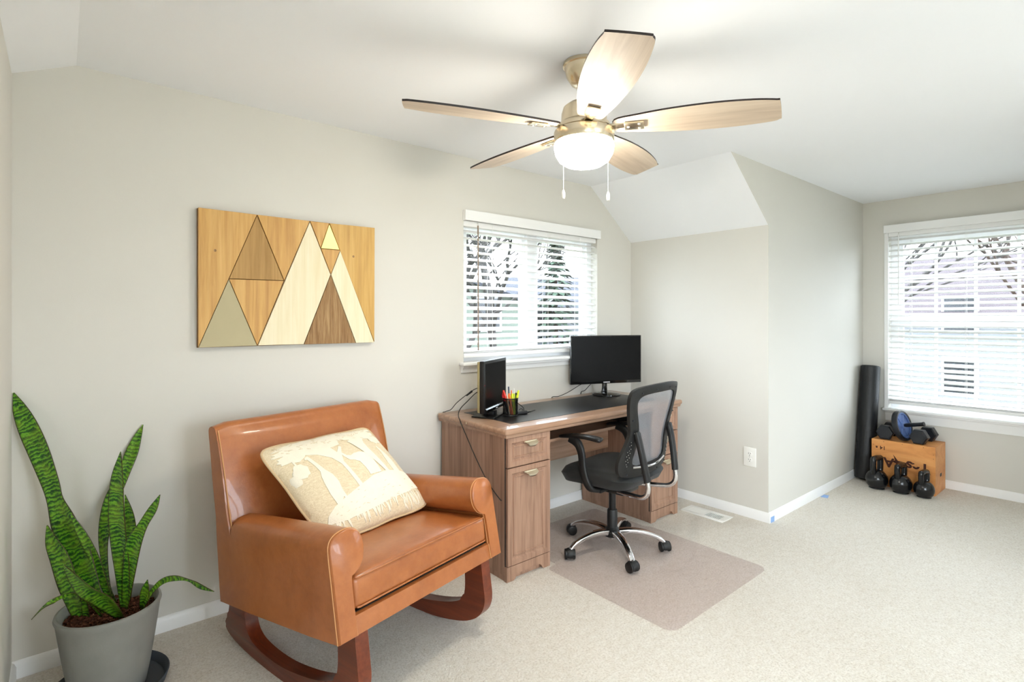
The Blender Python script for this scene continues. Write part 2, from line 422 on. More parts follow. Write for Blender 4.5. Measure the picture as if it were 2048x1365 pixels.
# ------------------------------------------------------------------ windows
def window_unit(name, label, cx, wdt, z0, z1, cols, rows, tr, mull=False, sashes=1, glass='window_glass'):
    """window built in local x (width), y (outward), z; tr = function placing the empty"""
    root = thing(name, label, 'window', kind='structure'); tr(root)
    fr = .05
    bm = new()
    box(bm, -wdt/2, wdt/2, .06, .13, z0, z0+fr); box(bm, -wdt/2, wdt/2, .06, .13, z1-fr, z1)
    box(bm, -wdt/2, -wdt/2+fr, .06, .13, z0+fr, z1-fr); box(bm, wdt/2-fr, wdt/2, .06, .13, z0+fr, z1-fr)
    f = finish(bm, 'window_frame', 'vinyl_white', root)
    cells = []
    if mull:
        bm = new(); box(bm, -.045, .045, .055, .13, z0+fr, z1-fr, .004); finish(bm, 'mullion', 'vinyl_white', root)
        cells = [(-wdt/2+fr, -.045, z0+fr, z1-fr), (.045, wdt/2-fr, z0+fr, z1-fr)]
    elif sashes == 2:
        zm = (z0+z1)/2
        bm = new(); box(bm, -wdt/2+fr, wdt/2-fr, .06, .125, zm-.025, zm+.025, .003); finish(bm, 'meeting_rail', 'vinyl_white', root)
        cells = [(-wdt/2+fr, wdt/2-fr, z0+fr, zm-.025), (-wdt/2+fr, wdt/2-fr, zm+.025, z1-fr)]
    else: cells = [(-wdt/2+fr, wdt/2-fr, z0+fr, z1-fr)]
    for a, b, c, d in cells:
        bm = new(); s = .028
        box(bm, a, b, .08, .115, c, c+s); box(bm, a, b, .08, .115, d-s, d); box(bm, a, a+s, .08, .115, c+s, d-s); box(bm, b-s, b, .08, .115, c+s, d-s)
        sash = finish(bm, 'sash', 'vinyl_white', root)
        for i in range(1, cols):
            x = a+(b-a)*i/cols; bm = new(); box(bm, x-.009, x+.009, .088, .108, c+s, d-s); finish(bm, 'muntin', 'vinyl_white', root)
        for j in range(1, rows):
            zz = c+(d-c)*j/rows; bm = new(); box(bm, a+s, b-s, .089, .107, zz-.009, zz+.009); finish(bm, 'muntin', 'vinyl_white', root)
        bm = new(); box(bm, a+s*.5, b-s*.5, .096, .100, c+s*.5, d-s*.5); finish(bm, 'pane', glass, root)
    return root
w1c = (W1[0]+W1[1])/2; w1w = W1[1]-W1[0]
win1 = window_unit('window_1', 'white vinyl twin window above the desk', 0, w1w, W1[2], W1[3], 1, 1, lambda o: setattr(o, 'location', (w1c, 0, 0)), mull=True)
w2c = (W2[0]+W2[1])/2; w2w = W2[1]-W2[0]
def tr2(o): o.location = (XF, w2c, 0); o.rotation_euler = (0, 0, -pi/2)
win2 = window_unit('window_2', 'white double hung window with small lites above the plyo box', 0, w2w, W2[2], W2[3], 5, 2, tr2, sashes=2)
def tr3(o): o.location = ((WR[0]+WR[1])/2, YR, 0); o.rotation_euler = (0, 0, pi)
win3 = window_unit('fill_window_rear', 'unseen window added behind the camera for fill light', 0, WR[1]-WR[0], WR[2], WR[3], 1, 1, tr3, mull=True, glass='clear_glass')
def tr4(o): o.location = (XL, (WL[0]+WL[1])/2, 0); o.rotation_euler = (0, 0, pi/2)
win4 = window_unit('fill_window_side', 'unseen side window added behind the camera for fill light', 0, WL[1]-WL[0], WL[2], WL[3], 1, 1, tr4, mull=True, glass='clear_glass')
def sill(root, x0, x1, z, out, aph, label):
    bm = new(); box(bm, x0-.035, x1+.035, -out, .0, z-.02, z, .006, 3); box(bm, x0, x1, 0, .06, z-.02, z)
    finish(bm, 'window_sill', 'trim_white', root, 40)
    bm = new()
    prism(bm, [(-.0, z-.02), (-.030, z-.02), (-.030, z-.030), (-.022, z-.036), (-.018, z-.036-aph*.4), (-.013, z-.04-aph), (0, z-.04-aph)], x0-.02, x1+.02, 'yz')
    finish(bm, 'apron', 'trim_white', root, 30)
sill(win1, -w1w/2, w1w/2, W1[2]+.002, .055, .022, '')
sill(win2, -w2w/2, w2w/2, W2[2]+.002, .05, .06, '')
# narrow casing at both sides of window 2
for sgn in (-1, 1):
    bm = new(); x = sgn*w2w/2
    box(bm, min(x, x+sgn*.03), max(x, x+sgn*.03), -.012, 0, W2[2], W2[3]+.06, .003); finish(bm, 'casing', 'trim_white', win2)
def blinds(name, label, place, wdt, ztop, zbot, pitch, tilt, ydep, val_h, val_y, wand_x, wand_len, wand_mat, ladders, val_over=.012, rail_h=.026):
    root = thing(name, label, 'blinds', group='horizontal window blinds'); place(root)
    bm = new(); box(bm, -wdt/2-val_over, wdt/2+val_over, val_y-.012, val_y, ztop, ztop+val_h, .003)
    box(bm, -wdt/2-val_over, -wdt/2-val_over+.01, val_y, -.001, ztop, ztop+val_h); box(bm, wdt/2+val_over-.01, wdt/2+val_over, val_y, -.001, ztop, ztop+val_h)
    finish(bm, 'valance', 'blind_white', root)
    bm = new(); box(bm, -wdt/2, wdt/2, ydep-.022, ydep+.022, ztop-.03, ztop+.006, .003); finish(bm, 'headrail', 'blind_white', root)
    # one slat mesh, shared
    bm = new(); hw = .0245; prof = [(-hw, -.0022), (-hw*.4, .0008), (hw*.4, .0008), (hw, -.0022), (hw, .0004), (hw*.4, .0034), (-hw*.4, .0034), (-hw, .0004)]
    A = [bm.verts.new((-wdt/2, a, b)) for a, b in prof]; B = [bm.verts.new((wdt/2, a, b)) for a, b in prof]
    for i in range(8):
        j = (i+1) % 8; bm.faces.new((A[i], A[j], B[j], B[i]))
    bm.faces.new(A[::-1]); bm.faces.new(B)
    z = ztop-.055; first = None
    while z > zbot+.045:
        if first is None: first = finish(bm, 'slat', 'blind_white', root, None, (0, ydep, z), (tilt, 0, 0))
        else:
            c = first.copy(); COL.objects.link(c); c.parent = root; c.location = (0, ydep, z)
        z -= pitch
    for q in range(2):   # spare slats lying on the bottom rail
        c = first.copy(); COL.objects.link(c); c.parent = root; c.location = (0, ydep, zbot+rail_h+.006+q*.006); c.rotation_euler = (0, 0, 0)
    bm = new(); box(bm, -wdt/2, wdt/2, ydep-.025, ydep+.025, zbot, zbot+rail_h, .004); finish(bm, 'bottom_rail', 'blind_white', root, 40)
    for lx in ladders:
        bm = new()
        for yy in (ydep-.0265, ydep+.0265): cyl(bm, (lx, yy, zbot+.01), (lx, yy, ztop), .0011, n=6)
        finish(bm, 'ladder_cord', 'blind_white', root)
    bm = new(); cyl(bm, (wand_x, ydep-.034, ztop-.02), (wand_x, ydep-.036, ztop-wand_len), .0042, n=8)
    wd = finish(bm, 'tilt_wand', wand_mat, root, 40)
    bm = new(); tube(bm, [(wand_x, ydep-.02, ztop-.006), (wand_x, ydep-.034, ztop-.004), (wand_x, ydep-.035, ztop-.022)], .002, 6); finish(bm, 'wand_hook', 'chain_metal', wd)
    return root
def pb1(o): o.location = (w1c, 0, 0)
def pb2(o): o.location = (XF, w2c, 0); o.rotation_euler = (0, 0, -pi/2)
blinds('window_blind', 'white two inch blind with a brown wand over the desk window', pb1, w1w-.012, 1.884, 1.062, .0425, RAD(24), .03, .062, -.02, -w1w/2+.105, .78, 'wand_clear', (-.38, .1, .42), .012)
blinds('window_blind', 'white two inch blind with a short white wand on the dormer window', pb2, w2w-.008, 1.992, .605, .0435, RAD(24), .0, .064, -.032, -w2w/2+.075, .58, 'blind_white', (-.5, -.16, .2, .5), .03)
# ------------------------------------------------------------------ outlet, floor vent, tape
o = thing('wall_outlet', 'white duplex wall outlet on the knee wall right of the desk', 'outlet', (0, -.958, .395), -pi/2)
bm = new(); box(bm, -.041, .041, -.006, .0, -.062, .062, .003, 3); finish(bm, 'cover_plate', 'plate_white', o, 40)
for s in (-1, 1):
    bm = new(); poly = [(.017*cos(a), s*.0195+.0145*sin(a)*1.0) for a in [2*pi*k/20 for k in range(20)]]
    poly = [(max(-.0145, min(.0145, p[0])), p[1]) for p in poly]
    prism(bm, poly, -.0078, -.004); r = finish(bm, 'receptacle', 'plate_white', o, 40)
    bm = new()
    for xx, hh in ((-.0062, .0042), (.0062, .0034)): box(bm, xx-.0012, xx+.0012, -.0082, -.0076, s*.0195+.004-hh, s*.0195+.004+hh)
    cyl(bm, (0, -.0082, s*.0195-.0075), (0, -.0076, s*.0195-.0075), .0026, n=10); finish(bm, 'slot', 'slot_shade', r)
bm = new(); cyl(bm, (0, -.0072, 0), (0, -.0058, 0), .0032, n=12); finish(bm, 'screw', 'chain_metal', o)
o = thing('floor_register', 'white metal floor vent in the carpet beside the desk', 'vent', (-.165, -.742, 0), pi/2)
L, Wd = .30, .14
bm = new()
box(bm, -L/2, L/2, -Wd/2, -Wd/2+.03, .0, .006, .002); box(bm, -L/2, L/2, Wd/2-.03, Wd/2, .0, .006, .002)
box(bm, -L/2, -L/2+.035, -Wd/2+.028, Wd/2-.028, .0, .006); box(bm, L/2-.035, L/2, -Wd/2+.028, Wd/2-.028, .0, .006); box(bm, -.008, .008, -Wd/2+.028, Wd/2-.028, 0, .006)
finish(bm, 'register_frame', 'plate_white', o, 40)
bm = new(); box(bm, -L/2+.03, L/2-.03, -Wd/2+.025, Wd/2-.025, .0003, .0012); finish(bm, 'duct_shade', 'slot_shade', o)  # dark sheet standing for the shade below the louvers
lv = {}
for k in range(20):
    x = -L/2+.041+k*(L-.082)/19
    if abs(x) < .009: continue
    closed = x > 0; rot = (0, 1.35 if closed else .2, 0); hz = .0052 if closed else .0022
    if closed not in lv:
        bm = new(); box(bm, -.0012, .0012, -Wd/2+.03, Wd/2-.03, -hz, hz); lv[closed] = finish(bm, 'louver', 'plate_white', o, None, (x, 0, .0034), rot)
    else:
        c = lv[closed].copy(); COL.objects.link(c); c.parent = o; c.location = (x, 0, .0034); c.rotation_euler = rot
bm = new(); box(bm, .004, .052, -.0016, 0, .001, .036); tag(finish(bm, 'painters_tape', 'tape_blue', None, None, (0, D0-.0131, 0)), 'blue tape scrap on the baseboard at the dormer corner', 'tape', 'blue tape scraps')
bm = new(); prism(bm, [(0,0),(.07,.0),(.075,-.03),(.01,-.045)], .001, .003, 'xy'); tag(finish(bm, 'painters_tape', 'tape_blue', None, None, (.78, D0-.02, 0)), 'blue tape scrap on the carpet along the dormer baseboard', 'tape', 'blue tape scraps')
# ================================================================== CEILING FAN
FX, FY = -1.922, -1.256
fan = thing('ceiling_fan', 'brushed nickel ceiling fan with five washed wood blades and lit glass bowl', 'ceiling fan', (FX, FY, 0))
bm = new(); lathe(bm, [(0,HC),(.078,HC),(.080,HC-.004),(.080,HC-.012),(.074,HC-.016),(.072,HC-.024),(.066,HC-.05),(.048,HC-.078),(.030,HC-.086),(0,HC-.086)], 40)
finish(bm, 'canopy', 'brushed_nickel', fan, 35)
bm = new(); lathe(bm, [(0,HC-.082),(.026,HC-.086),(.030,HC-.097),(.022,HC-.108),(0,HC-.108)], 24); finish(bm, 'hanger_ball', 'chrome', fan, 40)
bm = new(); cyl(bm, (0,0,HC-.10), (0,0,2.10), .0125, n=18); finish(bm, 'downrod', 'brushed_nickel', fan, 40)
bm = new(); lathe(bm, [(0,2.118),(.035,2.118),(.060,2.112),(.078,2.098),(.085,2.075),(.086,2.048),(.088,2.040),(.096,2.034),(.100,2.026),(.100,2.016),(.094,2.012),(0,2.012)], 48)
finish(bm, 'motor_housing', 'brushed_nickel', fan, 35)
bm = new(); lathe(bm, [(0,2.014),(.100,2.014),(.112,2.008),(.114,2.002),(.113,1.972),(.109,1.966),(0,1.966)], 48)
finish(bm, 'light_ring', 'brushed_nickel', fan, 35)
bm = new(); lathe(bm, [(.107,1.968),(.112,1.960),(.113,1.945),(.108,1.922),(.094,1.898),(.070,1.882),(.040,1.875),(0,1.873)], 48)
finish(bm, 'glass_bowl', 'lamp_glass', fan, 60)
# blade outline (x outward, y across); dark cut edge, washed wood faces
ctrl = [(.115,-.036),(.20,-.058),(.32,-.076),(.46,-.083),(.58,-.076),(.655,-.062),(.668,-.052),(.690,.046),(.686,.060),(.66,.072),(.55,.083),(.42,.083),(.28,.070),(.18,.054),(.115,.036)]
ol = [(p.x, p.y) for p in catmull([(a,b,0) for a,b in ctrl], 4, True)]
bm = new(); prism(bm, ol, -.0035, .0035, 'xy')
bm.normal_update()
for f in bm.faces:
    f.material_index = 1 if abs(f.normal.z) < .5 else 0
me_b = finish(bm, 'blade', ['blade_wood', 'blade_edge'], fan)
def arm_bm():
    bm = new()
    tube(bm, [(.085,0,-.004),(.11,0,-.002),(.135,0,.0),(.215,0,.0)], 1.0, 8, flat=(.016,.0055), up=(0,0,1))
    box(bm, .150, .222, -.024, .024, -.0115, -.004, .003)
    return bm
arm0 = finish(arm_bm(), 'blade_bracket', 'brushed_nickel', fan, 40)
for x, y in ((.165,0),(.205,-.014),(.205,.014)):
    bm = new(); lathe(bm, [(0,-.0145),(.005,-.013),(.006,-.0115),(0,-.0115)], 10, (x,y,0)); finish(bm, 'screw', 'chain_metal', arm0, 40)
base_ang = math.degrees(0.8724)-90          # camera right axis in world degrees
for k, ang in enumerate((-16, -88, -160, 128, 56)):
    R = Euler((RAD(-11), 0, RAD(base_ang+ang)), 'XYZ')
    for o0 in (me_b, arm0):
        o = o0 if k == 0 else dup(o0, fan)
        o.location = (0, 0, 2.022 if o0 is me_b else 2.020); o.rotation_euler = (R.x, 0, R.z)
        o.rotation_mode = 'XYZ'
for nm, lat, zl in (('pull_chain', -.083, 1.742), ('pull_chain', .083, 1.735)):
    px, py = lat*cos(RAD(base_ang))-.05*sin(RAD(-base_ang)), lat*sin(RAD(base_ang))-.05*cos(RAD(base_ang))
    bm = new(); z = 1.968
    cyl(bm, (px,py,1.985), (px,py,zl+.03), .0009, n=6)
    while z > zl+.03:
        lathe(bm, [(0,.0019),(.0016,.0009),(.0016,-.0009),(0,-.0019)], 6, (px,py,z)); z -= .0052
    c = finish(bm, nm, 'chain_metal', fan, 60)
    bm = new(); lathe(bm, [(0,.034),(.003,.033),(.0062,.024),(.0066,.008),(.0052,.001),(0,0)], 14, (px,py,zl)); finish(bm, 'fob', 'plate_white', c, 50)

# ================================================================== WALL ART
art = thing('wall_art', 'wooden mosaic panel of pine, cream and brown mountain triangles', 'wall art', (-2.994, 0, 1.174))
AX, AZ = 2.994, -1.174
Pp = dict(TL=(-2.994,1.773),TR=(-2.187,1.773),BR=(-2.189,1.173),BL=(-2.994,1.174),A=(-2.760,1.771),B=(-2.876,1.474),D=(-2.759,1.175),E=(-2.642,1.476),G=(-2.523,1.770),H=(-2.420,1.516),I=(-2.551,1.174),J=(-2.427,1.770),K=(-2.470,1.641),L=(-2.372,1.641),M=(-2.290,1.173))
bm = new(); box(bm, 0, .807, -.018, -.002, 0, .598); finish(bm, 'backing_board', 'art_backing', art)
def inset(poly, d):
    c = Vector((sum(p[0] for p in poly)/len(poly), sum(p[1] for p in poly)/len(poly))); n = len(poly); out = []
    ar = sum(poly[i][0]*poly[(i+1)%n][1]-poly[(i+1)%n][0]*poly[i][1] for i in range(n)); sg = 1 if ar > 0 else -1
    L = []
    for i in range(n):
        a, b = Vector(poly[i]), Vector(poly[(i+1)%n]); t = (b-a).normalized(); nn = Vector((-t.y, t.x))*sg; L.append((a+nn*d, t))
    for i in range(n):
        (p, r), (q, s) = L[i-1], L[i]; cr = r.x*s.y-r.y*s.x
        if abs(cr) < 1e-6: out.append((q.x, q.y)); continue
        u = ((q-p).x*s.y-(q-p).y*s.x)/cr; x = p+r*u; out.append((x.x, x.y))
    return out
for poly, m, th, gap in (('TL A BL','art_pine',.034,.001),('A B E','art_tan',.031,.0016),('A G E','art_pine',.034,.001),('B BL D','art_sage',.032,.0014),('B E D','art_pine',.032,.0014),('G H I D','art_cream',.033,.0022),('G J K','art_pine',.033,.0016),('J K L','art_gold',.030,.0018),('K L H','art_pine',.033,.0014),('H I M','art_brown',.031,.0014),('L H M BR','art_cream',.033,.0014),('J TR BR','art_gold_pine',.034,.001)):
    pts = [(Pp[k][0]+AX, Pp[k][1]+AZ) for k in poly.split()]
    bm = new(); prism(bm, inset(pts, gap), -th, -.016, 'xz', .0007); finish(bm, 'mosaic_piece', m, art)
for x, z in ((.064,.42),(.69,.44)):
    bm = new(); cyl(bm, (x,-.0343,z), (x,-.0335,z), .006, n=14); finish(bm, 'knot', 'art_brown', art)

# ================================================================== DESK
DX0, DX1, DYF, DYB, DH = -1.768, -.292, -.607, -.022, .757
desk = thing('desk', 'brown wood double pedestal desk with inset black writing surface', 'desk', (-1.03, 0, 0))
def wx(x): return x+1.03
bm = new(); x0, x1, y0, y1 = wx(-1.793), wx(-.267), -.632, -.012
prof = [(0,.001),(.008,.006),(.0115,.013),(.008,.020),(0,.025),(.010,.026),(.010,.034),(-.02,.034),(-.02,0)]
# bullnosed top: stacked rounded slabs
for k, (ins, za, zb) in enumerate(((.012,.712,.718),(.010,.718,.726))): box(bm, x0+ins, x1-ins, y0+ins, y1, za, zb)
box(bm, x0, x1, y0, y1, .726, .757, .012, 4)
top = finish(bm, 'desktop', 'desk_wood_top', desk, 40)
bm = new(); box(bm, wx(-1.672), wx(-.385), -.527, -.105, .7568, .7585, .0006); finish(bm, 'writing_surface', 'writing_surface', top)
bm = new(); cyl(bm, (x0-.0005,-.30,.742), (x0+.002,-.30,.742), .005, n=14); finish(bm, 'screw_cover', 'pen_cream', top)
def front(bm, x0, x1, z0, z1, y, bw=.034):
    """framed front: nested rectangular rings (inset, depth towards the room)"""
    rings = [(0,-.0),(0,.015),(.002,.017),(bw*.75,.017),(bw,.009),(bw+.006,.008),(bw+.009,.0125),(bw+.014,.0125),(bw+.017,.0075),(bw+.03,.0075)]
    loops = []
    for ins, d in rings:
        loops.append([bm.verts.new((a, y-d, b)) for a, b in ((x0+ins,z0+ins),(x1-ins,z0+ins),(x1-ins,z1-ins),(x0+ins,z1-ins))])
    for A, B in zip(loops, loops[1:]):
        for i in range(4):
            j = (i+1) % 4; bm.faces.new((A[i], A[j], B[j], B[i]))
    bm.faces.new(loops[-1]); bm.faces.new(loops[0][::-1])
    return bm
def handle_bm():
    bm = new(); W2_, n, m = .043, 13, 9
    def fn(u, v):
        s = (u-.5)*2; half = W2_*(1-.34*v**1.5)
        x = s*half; drop = .024*v*(1-.75*abs(s)**6*v); out = .004+.022*math.sin(min(1, v*1.15)*pi*.62)
        return Vector((x, -out, -drop+.004*(abs(s)**4)*(1-v)))
    V = grid(bm, fn, n, m)
    ext = bmesh.ops.solidify(bm, geom=bm.faces[:], thickness=.0022)
    box(bm, -.041, .041, -.008, 0, -.003, .003, .001)
    return bm
def pedestal(cx, fronts, name):
    hw = .1475; xa, xb = cx-hw, cx+hw
    bm = new(); box(bm, wx(xa), wx(xb), DYF+.018, DYB, .03, .712); box(bm, wx(xa)+.004, wx(xb)-.004, DYF+.02, DYB, 0, .03)
    body = finish(bm, 'pedestal', 'desk_wood', desk)
    # thin dark sheet puts shade into the gaps around the fronts
    bm = new(); box(bm, wx(xa)+.002, wx(xb)-.002, DYF+.013, DYF+.0185, .07, .712); finish(bm, 'front_gap_shade', 'drawer_gap_shade', body)
    # arched plinth
    L = [(wx(xa),0),(wx(xa)+.045,0),(wx(xa)+.056,.008),(wx(xa)+.062,.022),(wx(xa)+.075,.03),(wx(xb)-.075,.03),(wx(xb)-.062,.022),(wx(xb)-.056,.008),(wx(xb)-.045,0),(wx(xb),0),(wx(xb),.073),(wx(xa),.073)]
    bm = new(); prism(bm, L, DYF-.002, DYF+.018, 'xz', .001); finish(bm, 'plinth', 'desk_wood', desk)
    for nm, z0, z1 in fronts:
        bm = new(); front(bm, wx(xa)+.005, wx(xb)-.001, z0, z1, DYF+.013); d = finish(bm, nm, 'desk_wood', desk, 25)
        h = finish(handle_bm(), 'handle', 'satin_brass', d, 50, (wx(cx)+.004, DYF-.0035, z1-.030))
pedestal(-1.6205, [('drawer', .562, .708), ('file_drawer', .076, .557)], 'left')
pedestal(-.4395, [('drawer', .562, .708), ('drawer', .411, .557), ('file_drawer', .076, .406)], 'right')
bm = new(); box(bm, wx(-1.473), wx(-.587), -.26, -.245, .42, .712); finish(bm, 'modesty_panel', 'desk_wood_top', desk)
bm = new(); box(bm, wx(-1.40), wx(-.66), -.500, -.28, .611, .629, .002); tray = finish(bm, 'keyboard_tray', 'desk_wood_top', desk)
bm = new()
for xa, xb in ((-1.470,-1.405),(-.655,-.59)): box(bm, wx(xa), wx(xb), -.53, -.25, .606, .65); box(bm, wx(xa), wx(xb), -.50, -.25, .65, .712)
box(bm, wx(-1.47), wx(-.59), -.53, -.515, .69, .712)
finish(bm, 'tray_slide', 'plastic_black', desk)

# ------------------------------------------------------------------ monitors
def monitor_flat():
    m = thing('monitor', 'wide flat black monitor on a round glossy foot, right on desk', 'monitor', (-.492, -.165, .7585), math.atan2(-.386, .923))
    bm = new(); lathe(bm, [(0,0),(.098,0),(.101,.003),(.100,.008),(.085,.012),(.03,.017),(0,.017)], 48); finish(bm, 'foot', 'plastic_gloss', m, 40)
    bm = new(); tube(bm, [(0,.035,.008),(0,.03,.03),(0,.028,.06),(0,.03,.13)], [1.35,1.05,.95,1.0], 12, flat=(.009,.019), up=(1,0,0)); finish(bm, 'neck', 'plastic_gloss', m, 40)
    W_, z0, z1 = .276, .080, .420
    bm = new(); box(bm, -W_, W_, -.006, .016, z0, z1, .004); prism(bm, [(.016,z0+.03),(.045,z0+.08),(.045,z0+.2),(.016,z1-.05)], -.18, .18, 'yz'); body = finish(bm, 'housing', 'plastic_gloss', m, 30)
    bm = new(); box(bm, -W_+.008, W_-.008, -.0068, -.0055, z0+.02, z1-.008); sc = finish(bm, 'screen', 'screen_glass', m)
    textmesh('SAMSUNG', .011, 'logo_white', 'brand_lettering', m, Matrix.Translation((0.0,-.0066,z0+.0095)) @ Matrix.Rotation(pi/2, 4, 'X'), .0003, .0004)
monitor_flat()
def monitor_small():
    ang = math.atan2(.32*.766-.112*.643, .32*.643+.112*.766)    # screen runs away from camera
    m = thing('monitor', 'older square black monitor seen edge on behind the pen cup', 'monitor', (-1.600, -.290, .7585), ang)
    bm = new(); prism(bm, [(-.10,-.040),(.10,-.040),(.105,-.025),(.09,.095),(-.09,.095),(-.105,-.025)], 0, .007, 'xy', .002); finish(bm, 'foot', 'plastic_black', m, 40)
    bm = new(); box(bm, -.035, .035, .03, .055, .005, .10, .006); box(bm, -.028, .028, -.01, .03, .005, .028, .004); finish(bm, 'neck', 'plastic_black', m, 40)
    a, z0, z1 = .170, .036, .314
    bm = new(); box(bm, -a, a, -.012, .014, z0, z1, .004); body = finish(bm, 'bezel', 'plastic_black', m, 40)
    bm = new(); box(bm, -a+.004, a-.004, .014, .030, z0+.004, z1-.004, .004); box(bm, -.11, .11, .03, .055, z0+.05, z1-.06, .01); finish(bm, 'back_shell', 'plastic_tan', m, 40)
    bm = new(); box(bm, -a+.017, a-.017, -.0128, -.0115, z0+.030, z1-.016); finish(bm, 'screen', 'screen_glass', m)
    bm = new(); prism(bm, [(-.012,z0),(-.019,z0+.004),(-.019,z0+.018),(-.012,z0+.024)], -a+.02, a-.02, 'yz'); sp = finish(bm, 'speaker_bar', 'plastic_gloss', m)
    bm = new(); box(bm, -.014, .014, -.0194, -.0188, z0+.009, z0+.0125); finish(bm, 'badge', 'logo_white', m)
    bm = new(); cyl(bm, (-a+.007,-.013,z0+.15), (-a+.007,-.0115,z0+.15), .0022, n=8); finish(bm, 'power_light', 'led_red', m)
monitor_small()
# ------------------------------------------------------------------ pen cup and pens
CX, CY, CZ = -1.525, -.345, .7585
cup = thing('pen_cup', 'black wire mesh pen cup on the desk', 'pen cup', (CX, CY, CZ))
bm = new(); lathe(bm, [(.0395,.002),(.0405,.095)], 32); finish(bm, 'mesh_wall', 'cup_mesh', cup, 60)
bm = new(); lathe(bm, [(0,0),(.041,0),(.043,.003),(.041,.007),(0,.007)], 32); finish(bm, 'cup_base', 'plastic_black', cup, 40)
bm = new(); tube(bm, [(.0415*cos(a), .0415*sin(a), .096) for a in [2*pi*k/32 for k in range(32)]], .0028, 8, True); finish(bm, 'rim', 'plastic_black', cup, 60)
bm = new()
for k in range(16):
    a = 2*pi*k/16
    for tw in (.5, -.5): tube(bm, [(.041*cos(a+tw*t), .041*sin(a+tw*t), .006+.088*t) for t in (0,.25,.5,.75,1)], .0006, 4)
tag(finish(bm, 'wire', 'plastic_black', cup), kind='stuff')
# (kind, foot offset right/forward, top offset right/forward, length, radius, body, cap, label)
cr = Vector((.766,-.643,0)); cf = Vector((.643,.766,0))
pens = [((.008,-.024),(-.026,-.012),.142,.0058,'pen_orange','pen_red','red capped highlighter leaning left, tallest of the reds'),
        ((-.012,-.018),(-.036,-.004),.120,.0052,'pen_black','pen_pink','pink capped black marker at the left of the cup'),
        ((.012,-.026),(-.004,-.018),.118,.0058,'pen_orange','pen_orange','orange highlighter standing at the front of the cup'),
        ((.018,-.020),(.012,-.012),.116,.0058,'pen_lime','pen_yellow','yellow highlighter standing mid cup'),
        ((-.004,.012),(-.008,.016),.150,.0042,'pen_navy','pen_navy','navy blue pen standing tallest in the cup'),
        ((.020,.010),(.020,.016),.140,.0030,'pen_white','pen_white','slim white pen standing upright'),
        ((.026,.000),(.040,.006),.132,.0052,'pen_black','pen_yellow','black marker with yellow end leaning right'),
        ((.014,.022),(.030,.012),.118,.0062,'pen_black','pen_black','thick black marker at the right of the cup'),
        ((.006,.020),(.006,.026),.128,.0034,'pen_cream','pen_orange','cream pencil with orange tip behind the highlighters'),
        ((-.006,-.026),(-.016,-.020),.108,.0036,'pen_cream','pen_cream','pale wooden pencil low in the cup front'),
        ((.024,-.014),(.022,-.006),.114,.0050,'pen_lime','pen_lime','olive green highlighter beside the yellow one')]
for (fa, ta, ln, r, m1, m2, lab) in pens:
    p0 = cr*fa[0]+cf*fa[1]+Vector((0,0,.0085)); d = cr*(ta[0]-fa[0])+cf*(ta[1]-fa[1])
    p1 = p0+(d+Vector((0,0,.094))).normalized()*ln
    pen = thing('pen', lab, 'pen', (CX, CY, CZ), 0, 'pens in the mesh cup')
    q0 = p0.lerp(p1, .62); bm = new(); cyl(bm, p0, q0, r, n=12); finish(bm, 'barrel', m1, pen, 40)
    bm = new(); cyl(bm, q0, p0.lerp(p1, .97), r*1.08, r*1.0, n=12); cyl(bm, p0.lerp(p1, .97), p1, r*1.0, r*.7, n=12); finish(bm, 'cap', m2, pen, 40)
    if r > .005:
        bm = new(); e = (p1-p0).normalized(); sd = e.cross(cf).normalized(); box(bm, -.0012, .0012, -.0012, .0012, 0, ln*.25)
        bm.transform(Matrix.Translation(q0+e*ln*.06+sd*r*1.35) @ e.to_track_quat('Z','Y').to_matrix().to_4x4()); finish(bm, 'clip', m2, pen)
# ------------------------------------------------------------------ earphone case, mouse-like receiver and cables
g = thing('power_adapter', 'short black adapter block lying right of the pen cup', 'adapter', (-1.455, -.352, .7585), RAD(-12))
bm = new(); box(bm, -.038, .038, -.014, .014, 0, .018, .005, 3); finish(bm, 'body', 'plastic_dark', g, 40)
bm = new(); box(bm, .037, .043, -.011, .011, .003, .014, .001); finish(bm, 'end_cap', 'plastic_gloss', g, 40)
bm = new(); tube(bm, catmull([(.030,.012,.012),(.040,.045,.028),(.022,.075,.048),(-.008,.085,.060),(-.030,.075,.05)], 8), .0022, 8); finish(bm, 'cord', 'cable_black', g, 60)
g = thing('cable_clip', 'flat black clip with an upturned end on the writing surface', 'clip', (-1.375, -.335, .7585), RAD(-20))
bm = new(); grid(bm, lambda u, v: Vector(((u-.5)*.075, (v-.5)*.026*(1-.25*u), .002+.010*max(0,u-.55)**1.3*2.2)), 14, 5); bmesh.ops.solidify(bm, geom=bm.faces[:], thickness=.006)
finish(bm, 'clip_body', 'plastic_black', g, 50)
bm = new(); tube(bm, catmull([(-.03,.0,.006),(-.045,.012,.02),(-.055,.03,.008)], 6), .0018, 6); finish(bm, 'cord', 'cable_black', g, 60)
def cable(pts, r, label, k=10):
    bm = new(); tube(bm, catmull(pts, k), r, 8); return tag(finish(bm, 'cable', 'cable_black', None, 60), label, 'cable')
cable([(-1.630,-.245,.900),(-1.655,-.200,.880),(-1.70,-.18,.835),(-1.742,-.175,.80),(-1.775,-.20,.772),(-1.803,-.26,.745),(-1.803,-.33,.66),(-1.799,-.41,.56),(-1.797,-.50,.47),(-1.798,-.59,.415),(-1.795,-.60,.412)], .0025, 'thin dark cable drooping down the left side of the desk')
cable([(-1.622,-.240,.920),(-1.650,-.185,.90),(-1.688,-.15,.865),(-1.725,-.11,.82),(-1.745,-.08,.78),(-1.75,-.03,.762),(-1.752,-.004,.74),(-1.75,-.004,.60)], .0022, 'short dark cable dropping behind the small monitor')
